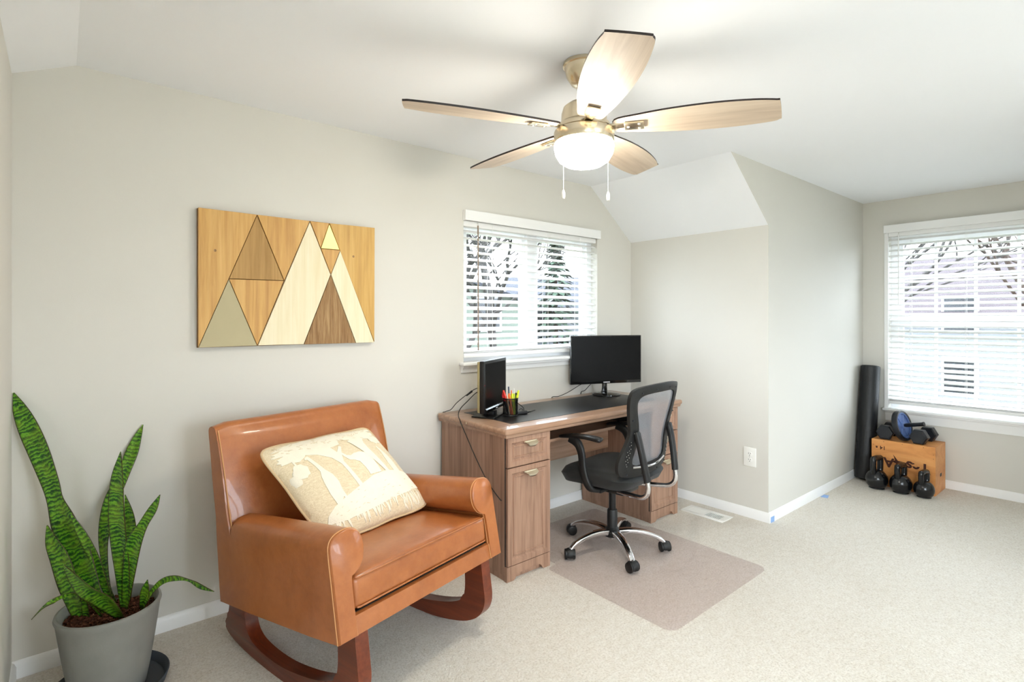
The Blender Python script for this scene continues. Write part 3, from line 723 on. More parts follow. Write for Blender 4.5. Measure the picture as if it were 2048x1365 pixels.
bm = new(); cyl(bm, (-1.662,-.172,.888), (-1.688,-.152,.862), .0065, .0045, n=12); tag(finish(bm, 'cable_plug', 'plastic_black', None, 40), 'black plug on the cable behind the small monitor', 'plug')
cable([(-.59,-.10,.86),(-.66,-.075,.835),(-.76,-.055,.79),(-.83,-.03,.764),(-.87,-.004,.757),(-.872,-.004,.70)], .0025, 'left dark cable running from the wide monitor to the wall')
cable([(-.52,-.09,.86),(-.548,-.07,.83),(-.575,-.04,.785),(-.58,-.006,.765),(-.58,-.004,.70)], .0025, 'right dark cable curving down behind the wide monitor')
# ================================================================== CHAIR MAT
bm = new()
def rr(poly, r, k=5):
    out = []; n = len(poly)
    for i in range(n):
        a, b, c = Vector(poly[i-1]), Vector(poly[i]), Vector(poly[(i+1)%n]); rad = r[i] if isinstance(r, (list, tuple)) else r
        u = (a-b).normalized(); v = (c-b).normalized()
        if rad <= 0: out.append(tuple(b)); continue
        p, q = b+u*rad, b+v*rad
        for s in range(k+1):
            t = s/k; out.append(tuple(p*(1-t)**2+b*2*t*(1-t)+q*t*t))
    return out
prism(bm, rr([(-1.512,-1.372),(-.634,-1.362),(-.634,-.632),(-.66,-.62),(-.66,-.20),(-1.44,-.20),(-1.44,-.62),(-1.512,-.632)], [.06,.06,.02,.01,.04,.04,.01,.02]), .001, .004, 'xy')
tag(finish(bm, 'chair_mat', 'mat_plastic'), 'clear plastic chair mat on the carpet under the office chair', 'chair mat')

# ================================================================== OFFICE CHAIR
oc = thing('office_chair', 'black mesh back office chair with chrome five star base', 'office chair', (-1.066, -.69, .0045), RAD(7))
bm = new(); lathe(bm, [(0,.075),(.045,.075),(.05,.085),(.048,.105),(.034,.118),(.029,.125),(.0285,.215),(.025,.222),(0,.222)], 32); finish(bm, 'column_cover', 'plastic_dark', oc, 35)
bm = new(); lathe(bm, [(0,.06),(.026,.06),(.028,.075),(0,.075)], 24); finish(bm, 'hub_cap', 'chrome', oc, 40)
bm = new(); cyl(bm, (0,0,.215), (0,0,.355), .0195, n=24); finish(bm, 'gas_lift', 'plastic_black', oc, 40)
bm = new(); box(bm, -.085, .085, -.12, .11, .338, .372, .008); box(bm, -.16, .16, -.03, .03, .352, .37, .004); mech = finish(bm, 'tilt_mechanism', 'plastic_black', oc, 40)
bm = new(); tube(bm, [(.05,.0,.35),(.16,.02,.345),(.22,.03,.34)], .005, 8); cyl(bm, (.22,.03,.34), (.26,.035,.338), .008, n=10); finish(bm, 'lift_lever', 'plastic_black', mech, 40)
leg0 = cas0 = None
for k in range(5):
    a = RAD(161+72*k)
    if leg0 is None:
        bm = new(); tube(bm, catmull([(.035,0,.098),(.09,0,.106),(.15,0,.104),(.21,0,.092),(.258,0,.072),(.286,0,.046)], 5), [1.3-.5*i/25 for i in range(26)], 14, flat=(.0175,.0125), up=(0,0,1))
        leg0 = finish(bm, 'base_leg', 'chrome', oc, 45); leg0.rotation_euler = (0,0,a)
    else: dup(leg0, oc, rot=(0,0,a))
    if cas0 is None:
        bm = new(); 
        cyl(bm, (0,0,.036), (0,0,.062), .0052, n=12); stem_bm = bm
        bm = new()
        prism(bm, [(.031*cos(t), .0275+.031*sin(t)) for t in [RAD(q) for q in range(-25,210,15)]], -.0200, .0200, 'xz', .009)
        cas0 = finish(bm, 'caster', 'plastic_dark', oc, 40)
        finish(stem_bm, 'caster_stem', 'chrome', cas0, 40)
        for s in (-1, 1):
            bm = new(); prism(bm, [(.0275*cos(t), .0275+.0275*sin(t)) for t in [2*pi*q/24 for q in range(24)]], s*.0150 if s > 0 else -.0285, .0285 if s > 0 else -.0150, 'xz', .004); finish(bm, 'caster_wheel', 'plastic_black', cas0, 40)
        cas0.location = (.287*cos(a), .287*sin(a), 0); cas0.rotation_euler = (0,0,a+1.1)
    else: dup(cas0, oc, (.287*cos(a), .287*sin(a), 0), (0,0,a+(.4,1.9,2.7,.9)[k-1]))
# seat
bm = new()
def seat_fn(u, v):
    a = 2*pi*u; e = .42
    cx = math.copysign(abs(cos(a))**e, cos(a)); cy = math.copysign(abs(sin(a))**e, sin(a))
    if v < .5: r = (v/.5); zt = -1 + .0; q = r
    else: q = 1-(v-.5)/.5; zt = 1
    prof = (1-abs(q)**6)**.5 if q < 1 else 0
    x = .240*cx*q; y = .232*cy*q
    zc = .446-.02*max(0, y/.2)**2*q-.012*(x/.23)**2*zt*-1
    return Vector((x, y, zc+zt*.046*prof))
V = grid(bm, seat_fn, 48, 25, True); bmesh.ops.remove_doubles(bm, verts=bm.verts, dist=1e-4)
finish(bm, 'seat_cushion', 'seat_fabric', oc, 60)
# armrests
for s in (-1, 1):
    bm = new(); tube(bm, catmull([(s*.235,-.085,.655),(s*.237,-.07,.660),(s*.238,0,.664),(s*.238,.08,.660),(s*.236,.16,.648),(s*.234,.185,.64)], 4), [.35,.72,.85,.95,.98,1,1,1,1,1,1,1,1,1,.98,.95,.9,.85,.75,.6,.3], 14, flat=(.030,.011), up=(0,0,1))
    pad = finish(bm, 'arm_pad', 'plastic_black', oc, 60)
    bm = new(); tube(bm, catmull([(s*.236,.115,.645),(s*.238,.065,.620),(s*.240,.04,.57),(s*.242,.03,.50),(s*.240,.015,.44),(s*.225,.0,.395),(s*.19,-.005,.372),(s*.13,-.005,.362)], 5), [1.25-.3*min(1, i/10) for i in range(36)], 12, flat=(.022,.012), up=(s,0,0)); finish(bm, 'arm_support', 'plastic_dark', oc, 60)
# back frame
def yb(x, z): return -.222-.085*((z-.46)/.48)**1.2+.035*(x/.235)**2 if z >= .46 else -.222+.035*(x/.235)**2
out_h = [(0,.958),(.11,.955),(.212,.943),(.246,.915),(.244,.85),(.222,.765),(.210,.71),(.226,.645),(.252,.585),(.256,.535),(.232,.492),(.15,.474),(0,.470)]
in_h = [(0,.912),(.10,.910),(.168,.900),(.194,.872),(.184,.82),(.160,.755),(.146,.70),(.146,.65),(.158,.60),(.166,.57),(.156,.542),(.11,.53),(0,.526)]
def full(h): return catmull([(x,z,0) for x, z in h]+[(-x,z,0) for x, z in h[-2:0:-1]], 4, True)
fo, fi = full(out_h), full(in_h); n = len(fo); bm = new(); R4 = []
for o_, i_ in zip(fo, fi):
    yo, yi = yb(o_.x, o_.y), yb(i_.x, i_.y); m_ = o_.lerp(i_, .5)
    R4.append([bm.verts.new((o_.x, yo-.006, o_.y)), bm.verts.new((o_.x, yo+.012, o_.y)), bm.verts.new((i_.x, yi+.012, i_.y)), bm.verts.new((i_.x, yi-.006, i_.y)), bm.verts.new((m_.x, (yo+yi)/2-.013, m_.y))])
for i in range(n):
    A, B = R4[i], R4[(i+1)%n]
    for p, q in ((0,1),(1,2),(2,3),(3,4),(4,0)): bm.faces.new((A[p], A[q], B[q], B[p]))
bf = finish(bm, 'back_frame', 'plastic_dark', oc, 50)
bm = new()
for s in (-1, 1):
    for (x, z) in [(x_+.012, z_+.012) for x_, z_ in [(.178,.70),(.19,.655),(.186,.64),(.196,.635),(.185,.62),(.194,.612),(.204,.605),(.186,.598),(.196,.590),(.206,.583),(.188,.575),(.198,.566),(.208,.56),(.192,.552),(.202,.542),(.196,.53)]]:
        y = yb(s*x, z)-.0125; lathe(bm, [(0,.0012),(.0026,.0008),(.0026,-.0006),(0,-.0006)], 6, (0,0,0))
        bm.verts.ensure_lookup_table()
        for v in bm.verts[-14:]: c = v.co.copy(); v.co = Vector((s*x+c.x, y-c.z, z+c.y))
    
tag(finish(bm, 'perforation', 'chain_metal', bf), kind='stuff')
bm = new()
for (x, z) in ((.07,.93),(-.07,.93),(.18,.918),(-.18,.918),(.212,.78),(-.212,.78),(.2,.497),(-.2,.497),(.08,.485),(-.08,.485)):
    cyl(bm, (x, yb(x,z)-.0145, z), (x, yb(x,z)-.009, z), .0035, n=8)
tag(finish(bm, 'frame_screw', 'rubber_black', bf), kind='stuff')
bm = new(); rows = 24
def inner_half(z):
    best = .15
    pts = [p for p in fi if p.x >= 0]
    for a, b in zip(pts, pts[1:]):
        if (a.y-z)*(b.y-z) <= 0 and abs(a.y-b.y) > 1e-6: best = a.x+(b.x-a.x)*(z-a.y)/(b.y-a.y)
    return best
grid(bm, lambda u, v: (lambda z: Vector(((u*2-1)*(inner_half(z)+.006), yb((u*2-1)*inner_half(z), z)+.004, z)))(.530+(.908-.530)*v), 12, rows)
finish(bm, 'mesh_back', 'back_mesh', oc, 60)
bm = new(); tube(bm, catmull([(-.165,yb(.165,.53)-.012,.53),(-.08,yb(.1,.52)-.02,.522),(0,yb(0,.52)-.022,.52),(.08,yb(.1,.52)-.02,.522),(.165,yb(.165,.53)-.012,.53)], 4), .006, 8); finish(bm, 'lumbar_bar', 'chrome', oc, 60)
for s in (-1, 1):
    bm = new(); tube(bm, catmull([(s*.172,yb(.17,.71)-.010,.718),(s*.170,-.268,.66),(s*.164,-.284,.58),(s*.155,-.298,.50),(s*.152,-.302,.47)], 5), [.8]+[1.0]*20, 12, flat=(.014,.019), up=(1,0,0)); finish(bm, 'back_support', 'plastic_dark', oc, 60)
    bm = new(); tube(bm, catmull([(s*.152,-.299,.485),(s*.151,-.306,.44),(s*.148,-.298,.405),(s*.142,-.27,.382),(s*.13,-.22,.374),(s*.10,-.10,.366)], 6), .0125, 14); finish(bm, 'back_tube', 'chrome', oc, 60)

# ================================================================== ROCKING CHAIR
rc = thing('rocking_chair', 'tan leather upholstered rocking armchair on dark wood rockers', 'rocking chair', (-2.797, -1.066, 0), RAD(13.69))
RW = .80
def sec_pt(u, h, t):
    zf, df = .31+.31*h, .06*h; zb, db = .215+.322*h, .741-.060*h
    return Vector((u, df+(db-df)*t, zf+(zb-zf)*t))
sec = [(0,0),(0,.3),(0,.6),(0,.85),(.004,.93),(.016,.985),(.040,1.02),(.075,1.03),(.102,1.0),(.120,.94),(.128,.85),(.127,.76),(.117,.68),(.100,.62),(.080,.585),(.068,.55),(.066,.3),(.066,0)]
secs = [(p.x, p.y) for p in catmull([(a,b,0) for a, b in sec], 3)]
cxs = sum(p[0] for p in secs)/len(secs)
for s in (0, 1):
    bm = new(); rings = []
    for t, sh in ((-.004,.93),(.0,.965),(.006,.99),(.016,1.0),(.2,1.0),(.45,1.0),(.7,1.0),(.96,1.0)):
        ring = []
        for (u, h) in secs:
            uu = cxs+(u-cxs)*sh; hh = .5+(h-.5)*(1-(1-sh)*.35)
            p = sec_pt(uu, hh, t)
            if 0.1 < t < .9: p.x -= .004*(1 if u < .01 else 0)
            if s: p.x = RW-p.x
            ring.append(bm.verts.new(p))
        rings.append(ring)
    m = len(secs)
    for A, B in zip(rings, rings[1:]):
        for i in range(m):
            j = (i+1) % m; bm.faces.new((A[i], A[j], B[j], B[i]))
    bm.faces.new(rings[0]); bm.faces.new(rings[-1][::-1])
    arm = finish(bm, 'armrest', 'leather', rc, 50)
    bm = new(); pts = [sec_pt(cxs+(u-cxs)*1.0, .5+(h-.5)*1.0, .012) for u, h in secs]
    pts = [Vector((RW-p.x if s else p.x, p.y, p.z)) for p in pts]; tube(bm, pts, .0022, 6); finish(bm, 'seam', 'leather_thread', arm, 60)
# back
bm = new()
prof = catmull([(.741,.215,0),(.790,.53,0),(.828,.78,0),(.842,.858,0),(.836,.880,0),(.812,.888,0),(.788,.880,0),(.772,.850,0),(.735,.74,0),(.690,.58,0),(.655,.46,0),(.63,.33,0),(.62,.232,0)], 4)
nx = 17; rings = []
for i in range(nx):
    u = i/(nx-1); x = RW*u; e = min(u, 1-u)
    inset_ = .012*max(0, 1-e/.03)**2
    ring = []
    for p in prof:
        c = Vector((.73,.55,0)); q = p.copy()
        if p.y > .3: q = p+(c-p).normalized()*inset_
        crown = .014*(1-(2*u-1)**4) if p.x < .78 and p.y > .4 and p.y < .86 else 0
        if p.y > .86: crown = 0
        ring.append(bm.verts.new((x, q.x-crown, q.y)))
    rings.append(ring)
m = len(prof)
for A, B in zip(rings, rings[1:]):
    for i in range(m):
        j = (i+1) % m; bm.faces.new((A[i], A[j], B[j], B[i]))
bm.faces.new(rings[0]); bm.faces.new(rings[-1][::-1])
back = finish(bm, 'backrest', 'leather', rc, 45)
for x in (.004, RW-.004):
    bm = new(); tube(bm, [(x+( .003 if x < .1 else -.003), p.x-.001, p.y) for p in prof[27:40]], .0022, 6); finish(bm, 'seam', 'leather_thread', back, 60)
# seat cushion (box with crown), tilted with the frame
bm = new(); box(bm, .070, .730, .018, .66, .004, .106, .020, 4)
bmesh.ops.subdivide_edges(bm, edges=[e for e in bm.edges if e.calc_length() > .3], cuts=8, use_grid_fill=True)
for v in bm.verts:
    x, y, z = v.co; fx = 1-((x-.4)/.33)**4; fy = 1-((y-.34)/.32)**4
    top_ = .022*max(0, fx)*max(0, fy) if z > .06 else 0
    v.co = Vector((x, y+.012*(z/.1), .374+z+top_-.128*(y-.03)))
cush = finish(bm, 'seat_cushion', 'leather', rc, 50)
for zz, yy in ((.374+.103, .029), (.374+.012, .019)):
    bm = new(); tube(bm, [(.082,yy+.004,zz),(.09,yy,zz),(.71,yy,zz),(.718,yy+.004,zz)], .0032, 8); finish(bm, 'piping', 'leather', cush, 60)
bm = new(); prism(bm, [(.002,.312),(.014,.368),(.05,.370),(.05,.318)], .066, .734, 'yz', .004); fr_ = finish(bm, 'front_rail', 'leather', rc, 40)
for x in (.067, .733):
    bm = new(); tube(bm, [(x,.0005,.312),(x,.0135,.368)], .0018, 6); finish(bm, 'seam', 'leather_thread', fr_, 60)
bm = new(); prism(bm, [(.03,.318),(.03,.372),(.66,.292),(.66,.232)], .062, .738, 'yz'); finish(bm, 'seat_deck', 'plastic_dark', rc)
ro = [(.018,.335),(.002,.22),(-.005,.165),(.002,.125),(.022,.092),(.06,.062),(.13,.034),(.26,.009),(.40,.001),(.52,.0015),(.64,.008),(.74,.020),(.81,.038),(.842,.062),(.838,.082),(.815,.125),(.792,.25)]
ri = [(.700,.262),(.690,.16),(.676,.105),(.645,.073),(.59,.056),(.50,.048),(.40,.052),(.27,.074),(.17,.102),(.118,.130),(.103,.165),(.100,.22),(.108,.325)]
poly = [(p.x, p.y) for p in catmull([(a,b,0) for a, b in ro], 4)]+[(p.x, p.y) for p in catmull([(a,b,0) for a, b in ri], 4)]
for s in (0, 1):
    bm = new(); x0 = .066 if not s else RW-.116
    prism(bm, poly, x0, x0+.050, 'yz', .006); finish(bm, 'rocker', 'rocker_wood', rc, 35)

# ================================================================== PILLOW on the rocking chair
TH = RAD(13.69); E_ = Vector((cos(TH), sin(TH), 0)); N_ = Vector((-sin(TH), cos(TH), 0)); A_ = Vector((-2.797,-1.066,0))
def wl(u, d, z): return A_+E_*u+N_*d+Vector((0,0,z))
pBL, pBR, pTL, pTR = wl(.185,.325,.475), wl(.690,.325,.482), wl(.090,.625,.788), wl(.605,.635,.790)
pil = thing('throw_pillow', 'cream throw pillow with raised savanna trees and animals on the rocker', 'pillow', tuple((pBL+pBR)*.5))
org = (pBL+pBR)*.5
nP = (pBR-pBL).cross(pTL-pBL).normalized()          # faces the camera side
if nP.dot(Vector(cam.location)-org) < 0: nP = -nP
def pil_base(u, v):
    # pinched sides: edges bow inwards
    s_, t_ = 2*u-1, 2*v-1
    s2 = s_*(1-.016*(1-t_*t_)-.055*t_**10*s_**10)+.006*sin(7*t_)*abs(s_)**3; t2 = t_*(1-.018*(1-s_*s_)-.06*s_**10*t_**10)+.008*sin(8*s_)*abs(t_)**3
    uu, vv = (s2*1.035+1)/2, (t2*1.04+1)/2
    return (pBL*(1-uu)*(1-vv)+pBR*uu*(1-vv)+pTL*(1-uu)*vv+pTR*uu*vv)-org
def pil_thick(u, v):
    a = max(0, 1-(2*u-1)**2)**.62; b = max(0, 1-(2*v-1)**2)**.62
    return 0.092*a*b+.003*sin(9*u+4*v)*a*b
def pil_front(u, v, off=0): return pil_base(u, v)+nP*(pil_thick(u, v)+off)
bm = new(); n = 41
F1 = grid(bm, lambda u, v: pil_front(u, v), n, n); F2 = grid(bm, lambda u, v: pil_base(u, v)-nP*pil_thick(u, v)*.85, n, n)
bmesh.ops.remove_doubles(bm, verts=bm.verts, dist=5e-4)
finish(bm, 'pillow_cover', 'pillow_linen', pil, 70)
bm = new(); loop = [(t,0) for t in [k/30 for k in range(30)]]+[(1,k/30) for k in range(30)]+[(1-k/30,1) for k in range(30)]+[(0,1-k/30) for k in range(30)]
tube(bm, [pil_base(u, v) for u, v in loop], .0048, 8, True); finish(bm, 'piping', 'pillow_piping', pil, 70)
def applique(name, polys, off=.0030, mat='pillow_applique'):
    bm = new()
    for poly in polys:
        vs = [bm.verts.new((p[0], p[1], 0)) for p in poly]
        f = bm.faces.new(vs)
    bmesh.ops.triangulate(bm, faces=bm.faces[:])
    for _ in range(4):
        le = [e for e in bm.edges if e.calc_length() > .045]
        if not le: break
        bmesh.ops.subdivide_edges(bm, edges=le, cuts=1); bmesh.ops.triangulate(bm, faces=bm.faces[:])
    bmesh.ops.recalc_face_normals(bm, faces=bm.faces[:])
    ext = bmesh.ops.extrude_face_region(bm, geom=bm.faces[:]); tv = {v for v in ext['geom'] if isinstance(v, bmesh.types.BMVert)}
    for v in bm.verts:
        u_, v_ = min(.995, max(.005, v.co.x)), min(.995, max(.005, v.co.y))
        v.co = pil_front(u_, v_, off if v in tv else -.001)
    return finish(bm, name, mat, pil, 60)
rp = random.Random(3)
def blob(cx, cy, rx, ry, n=22, jag=.25, rot=0):
    out = []
    for k in range(n):
        a = 2*pi*k/n; r = 1+jag*(rp.random()-.5)*2*(1 if k % 2 else .3); x, y = rx*r*cos(a), ry*r*sin(a)
        out.append((cx+x*cos(rot)-y*sin(rot), cy+x*sin(rot)+y*cos(rot)))
    return out
def blade_leaf(x, y, dx, dy, w):
    l = math.hypot(dx, dy); nx_, ny_ = -dy/l*w, dx/l*w
    return [(x-nx_*.4, y-ny_*.4), (x+dx*.5-nx_, y+dy*.5-ny_), (x+dx, y+dy), (x+dx*.5+nx_, y+dy*.5+ny_), (x+nx_*.4, y+ny_*.4)]
# tree trunks with forked tops
applique('applique_tree', [[(.405,.33),(.44,.33),(.425,.50),(.418,.60),(.45,.68),(.50,.76),(.485,.775),(.43,.71),(.415,.80),(.395,.80),(.398,.68),(.36,.72),(.28,.78),(.20,.80),(.20,.79),(.29,.75),(.36,.67),(.392,.58),(.398,.45)]])
applique('applique_tree', [[(.71,.38),(.745,.38),(.728,.55),(.722,.68),(.735,.76),(.78,.84),(.765,.85),(.72,.79),(.70,.85),(.685,.845),(.70,.76),(.66,.79),(.60,.81),(.60,.80),(.66,.77),(.70,.72),(.705,.6)]])
applique('applique_canopy', [blob(.30,.855,.25,.075,40,.22), blob(.14,.80,.085,.05,22,.3)])
applique('applique_canopy', [blob(.72,.885,.22,.068,40,.22), blob(.90,.80,.07,.06,22,.3)])
applique('applique_canopy', [blob(.50,.925,.44,.045,60,.2)])
applique('applique_giraffe', [[(.185,.24),(.20,.24),(.205,.36),(.215,.40),(.245,.40),(.255,.30),(.262,.24),(.277,.24),(.272,.36),(.285,.44),(.278,.52),(.255,.58),(.238,.68),(.228,.745),(.222,.765),(.198,.755),(.188,.735),(.205,.73),(.215,.66),(.218,.58),(.20,.53),(.188,.46),(.18,.36)]])
applique('applique_elephant', [[(.545,.40),(.575,.40),(.582,.47),(.615,.475),(.62,.40),(.655,.40),(.662,.50),(.668,.58),(.645,.635),(.60,.655),(.54,.65),(.505,.635),(.475,.65),(.455,.70),(.440,.695),(.452,.64),(.470,.595),(.505,.58),(.535,.55),(.545,.48)]])
applique('applique_elephant', [[(.80,.38),(.815,.38),(.82,.46),(.85,.46),(.855,.38),(.872,.38),(.878,.50),(.87,.58),(.85,.66),(.84,.70),(.826,.69),(.83,.62),(.812,.56),(.80,.48)]])
applique('applique_seed_pod', [blob(.115,.64,.052,.07,18,.2), [(.11,.70),(.12,.70),(.125,.76),(.112,.76)]])
applique('applique_seed_pod', [blob(.055,.58,.03,.05,14,.3)])
applique('applique_ground', [[(.16,.25),(.30,.30),(.42,.34),(.56,.385),(.70,.40),(.84,.39),(.985,.36),(.985,.19),(.80,.16),(.60,.14),(.40,.12),(.20,.11),(.06,.14),(.09,.2)]])
gr = []
for k in range(64):
    x = .05+.9*rp.random(); y = .02+.10*rp.random(); gr.append(blade_leaf(x, y, (rp.random()-.5)*.07, .06+.07*rp.random(), .007))
tag(applique('applique_grass', gr), kind='stuff')

sl = []
for k in range(90):
    if k % 3: x, y, a = .06+.88*rp.random(), .84+.12*rp.random(), rp.uniform(-.9,.9)
    else: x, y, a = .14+.8*rp.random(), .15+.17*rp.random(), rp.uniform(-.5,.5)
    l = .015+.02*rp.random(); sl.append(blade_leaf(x, y, l*cos(a), l*sin(a), .0022))
tag(applique('stitched_slits', sl, .0042, 'pillow_linen'), kind='stuff')

# ================================================================== POTTED SNAKE PLANT
PX, PY = -3.31, -.31
sau = new(); lathe(sau, [(0,0),(.150,0),(.166,.008),(.176,.038),(.173,.041),(.169,.038),(.158,.012),(0,.008)], 48)
tag(finish(sau, 'plant_saucer', 'saucer_grey', None, 40, (PX, PY, .0)), 'dark grey round saucer under the plant pot', 'saucer')
pot = thing('potted_snake_plant', 'snake plant with mottled green leaves in a grey round pot', 'potted plant', (PX, PY, .0105))
bm = new(); lathe(bm, [(0,0),(.100,0),(.106,.006),(.118,.07),(.133,.17),(.147,.272),(.152,.286),(.150,.294),(.143,.296),(.137,.290),(.132,.255),(.130,.240),(0,.240)], 56); finish(bm, 'pot', 'pot_grey', pot, 40)
bm = new(); lathe(bm, [(0,.252),(.06,.257),(.11,.252),(.133,.248)], 40)
for v in bm.verts: v.co.z += random.uniform(-.004,.006)
soil = finish(bm, 'soil', 'soil_bark', pot, 60)
bm = new()
for k in range(420):
    r = .128*math.sqrt(random.random()); a = random.uniform(0, 2*pi); l = random.uniform(.006,.02); w_ = random.uniform(.002,.006); h_ = random.uniform(.001,.003)
    M = Matrix.Translation((r*cos(a), r*sin(a), .259+random.uniform(-.002,.006))) @ Euler((random.uniform(-.5,.5), random.uniform(-.5,.5), random.uniform(0,6.28))).to_matrix().to_4x4()
    b2 = new(); box(b2, -l/2, l/2, -w_/2, w_/2, -h_, h_); b2.transform(M); me_ = bpy.data.meshes.new('t'); b2.to_mesh(me_); b2.free(); bm.from_mesh(me_); bpy.data.meshes.remove(me_)
tag(finish(bm, 'bark_chips', 'soil_bark', pot), kind='stuff')
LEAVES = [
    ([(-3.32, -0.291, 0.272, 0.0279), (-3.339, -0.27, 0.315, 0.0455), (-3.365, -0.241, 0.383, 0.079), (-3.401, -0.2, 0.49, 0.1093), (-3.432, -0.164, 0.582, 0.0885), (-3.454, -0.138, 0.653, 0.0568), (-3.467, -0.121, 0.712, 0.0587), (-3.498, -0.085, 0.82, 0.0679), (-3.528, -0.051, 0.906, 0.0646), (-3.553, -0.023, 0.975, 0.0432), (-3.571, -0.002, 1.032, 0.0036)], 0.5, 0.25),
    ([(-3.3, -0.242, 0.27, 0.0179), (-3.317, -0.244, 0.333, 0.0267), (-3.348, -0.247, 0.45, 0.0352), (-3.383, -0.243, 0.546, 0.0314), (-3.413, -0.239, 0.622, 0.0052)], 0.3, 0.2),
    ([(-3.392, -0.256, 0.267, 0.038), (-3.4, -0.248, 0.301, 0.0519), (-3.419, -0.23, 0.378, 0.0692), (-3.44, -0.208, 0.463, 0.0659), (-3.463, -0.187, 0.523, 0.0434), (-3.477, -0.172, 0.581, 0.0035)], 0.2, 0.3),
    ([(-3.281, -0.363, 0.268, 0.0258), (-3.303, -0.384, 0.312, 0.0592), (-3.335, -0.414, 0.372, 0.0742), (-3.378, -0.447, 0.432, 0.0608), (-3.412, -0.489, 0.503, 0.031), (-3.434, -0.522, 0.555, 0.003)], 0.3, 0.35),
    ([(-3.331, -0.307, 0.269, 0.0138), (-3.368, -0.349, 0.349, 0.0117), (-3.405, -0.38, 0.401, 0.0098), (-3.445, -0.408, 0.412, 0.0143), (-3.483, -0.449, 0.409, 0.0138), (-3.507, -0.487, 0.4, 0.0015)], 0.2, 0.3),
    ([(-3.267, -0.296, 0.271, 0.0266), (-3.275, -0.328, 0.422, 0.0524), (-3.288, -0.352, 0.555, 0.0585), (-3.294, -0.377, 0.666, 0.0561), (-3.293, -0.405, 0.766, 0.0437), (-3.288, -0.435, 0.857, 0.0017)], -0.2, 0.3),
    ([(-3.288, -0.227, 0.27, 0.0145), (-3.307, -0.179, 0.323, 0.0165), (-3.317, -0.112, 0.437, 0.0338), (-3.309, -0.079, 0.518, 0.0495), (-3.289, -0.055, 0.599, 0.0541), (-3.252, -0.042, 0.685, 0.0432), (-3.224, -0.028, 0.765, 0.0478), (-3.202, -0.017, 0.829, 0.0262), (-3.186, -0.012, 0.869, 0.002)], 0.3, 0.25),
    ([(-3.252, -0.23, 0.27, 0.022), (-3.246, -0.262, 0.407, 0.0326), (-3.246, -0.282, 0.513, 0.0395), (-3.253, -0.293, 0.599, 0.0321), (-3.266, -0.297, 0.674, 0.0018)], 0.2, 0.25),
    ([(-3.266, -0.297, 0.27, 0.0248), (-3.262, -0.318, 0.333, 0.0352), (-3.255, -0.353, 0.437, 0.047), (-3.247, -0.384, 0.523, 0.0517), (-3.225, -0.425, 0.595, 0.0307), (-3.201, -0.465, 0.656, 0.0254), (-3.185, -0.496, 0.707, 0.0017)], 0.6, 0.3),
    ([(-3.22, -0.336, 0.27, 0.0177), (-3.214, -0.369, 0.338, 0.0316), (-3.21, -0.397, 0.392, 0.0017)], 0.2, 0.3),
    ([(-3.221, -0.348, 0.272, 0.0141), (-3.197, -0.385, 0.34, 0.014), (-3.168, -0.424, 0.384, 0.0192), (-3.134, -0.463, 0.399, 0.0208), (-3.102, -0.503, 0.396, 0.0104), (-3.072, -0.539, 0.38, 0.0275), (-3.039, -0.579, 0.366, 0.0017)], 0.9, 0.3),
    ([(-3.372, -0.273, 0.267, 0.0242), (-3.377, -0.289, 0.319, 0.0223), (-3.383, -0.304, 0.369, 0.0051)], 0.1, 0.3),
]
VD = Vector((.643,.766,0))
for pts, twist, fold in LEAVES:
    c = catmull([(p[0],p[1],p[2]) for p in pts], 5); wd = [v.x for v in catmull([(p[3],0,0) for p in pts], 5)]; n = len(c)
    bm = new(); uvl = bm.loops.layers.uv.new('UVMap'); rows = []; L = 0
    for i in range(n):
        T = (c[min(i+1,n-1)]-c[max(i-1,0)]).normalized(); sd = T.cross(VD)
        if sd.length < 1e-4: sd = Vector((1,0,0))
        sd.normalize(); sd.rotate(Matrix.Rotation(twist*(i/n-.3), 3, T)); nr = sd.cross(T).normalized()
        if nr.dot(VD) > 0: nr = -nr
        if i: L += (c[i]-c[i-1]).length
        hw = max(.0006, wd[i]*.5); row = []
        for k in range(7):
            s = (k-3)/3; p = c[i]+sd*s*hw+nr*hw*fold*(abs(s)**1.4-.5)-Vector((PX,PY,.0105))
            p.x = max(p.x, XL+.003-PX); p.y = min(p.y, -.004-PY)
            row.append((bm.verts.new(p), k/6, L))
        rows.append(row)
    for A, B in zip(rows, rows[1:]):
        for k in range(6):
            q = (A[k], A[k+1], B[k+1], B[k]); f = bm.faces.new([v[0] for v in q])
            for lp, v in zip(f.loops, q): lp[uvl].uv = (v[1], v[2])
    o = finish(bm, 'leaf', 'leaf_green', pot, 80)
    sm = o.modifiers.new('thickness', 'SOLIDIFY'); sm.thickness = .0022; sm.offset = 0

# ================================================================== EXERCISE GEAR
BX0, BX1, BY0, BY1, BZ = 1.432, 1.726, -1.632, -1.230, .355
pb = thing('plyo_box', 'orange plywood exercise box standing upside down under the window', 'plyo box', (BX0, (BY0+BY1)/2, 0))
hy = (BY1-BY0)/2
bm = new(); box(bm, 0, .016, -hy, hy, 0, BZ, .0012); fr0 = finish(bm, 'front_panel', 'plywood', pb)
bm = new(); box(bm, BX1-BX0-.016, BX1-BX0, -hy, hy, 0, BZ, .0012); finish(bm, 'rear_panel', 'plywood', pb)
for s in (-1, 1):
    bm = new(); box(bm, .016, BX1-BX0-.016, min(s*hy, s*(hy-.016)), max(s*hy, s*(hy-.016)), 0, BZ, .0012); sp = finish(bm, 'side_panel', 'plywood', pb)
    if s < 0:
        bm = new(); prism(bm, rr([(.13,.118),(.18,.118),(.18,.142),(.13,.142)], .011), -hy-.0006, -hy+.004, 'xz'); finish(bm, 'hand_hole', 'slot_shade', sp)
bm = new(); box(bm, .016, BX1-BX0-.016, -hy+.016, hy-.016, BZ-.018, BZ-.0004); finish(bm, 'top_panel', 'plywood', pb)
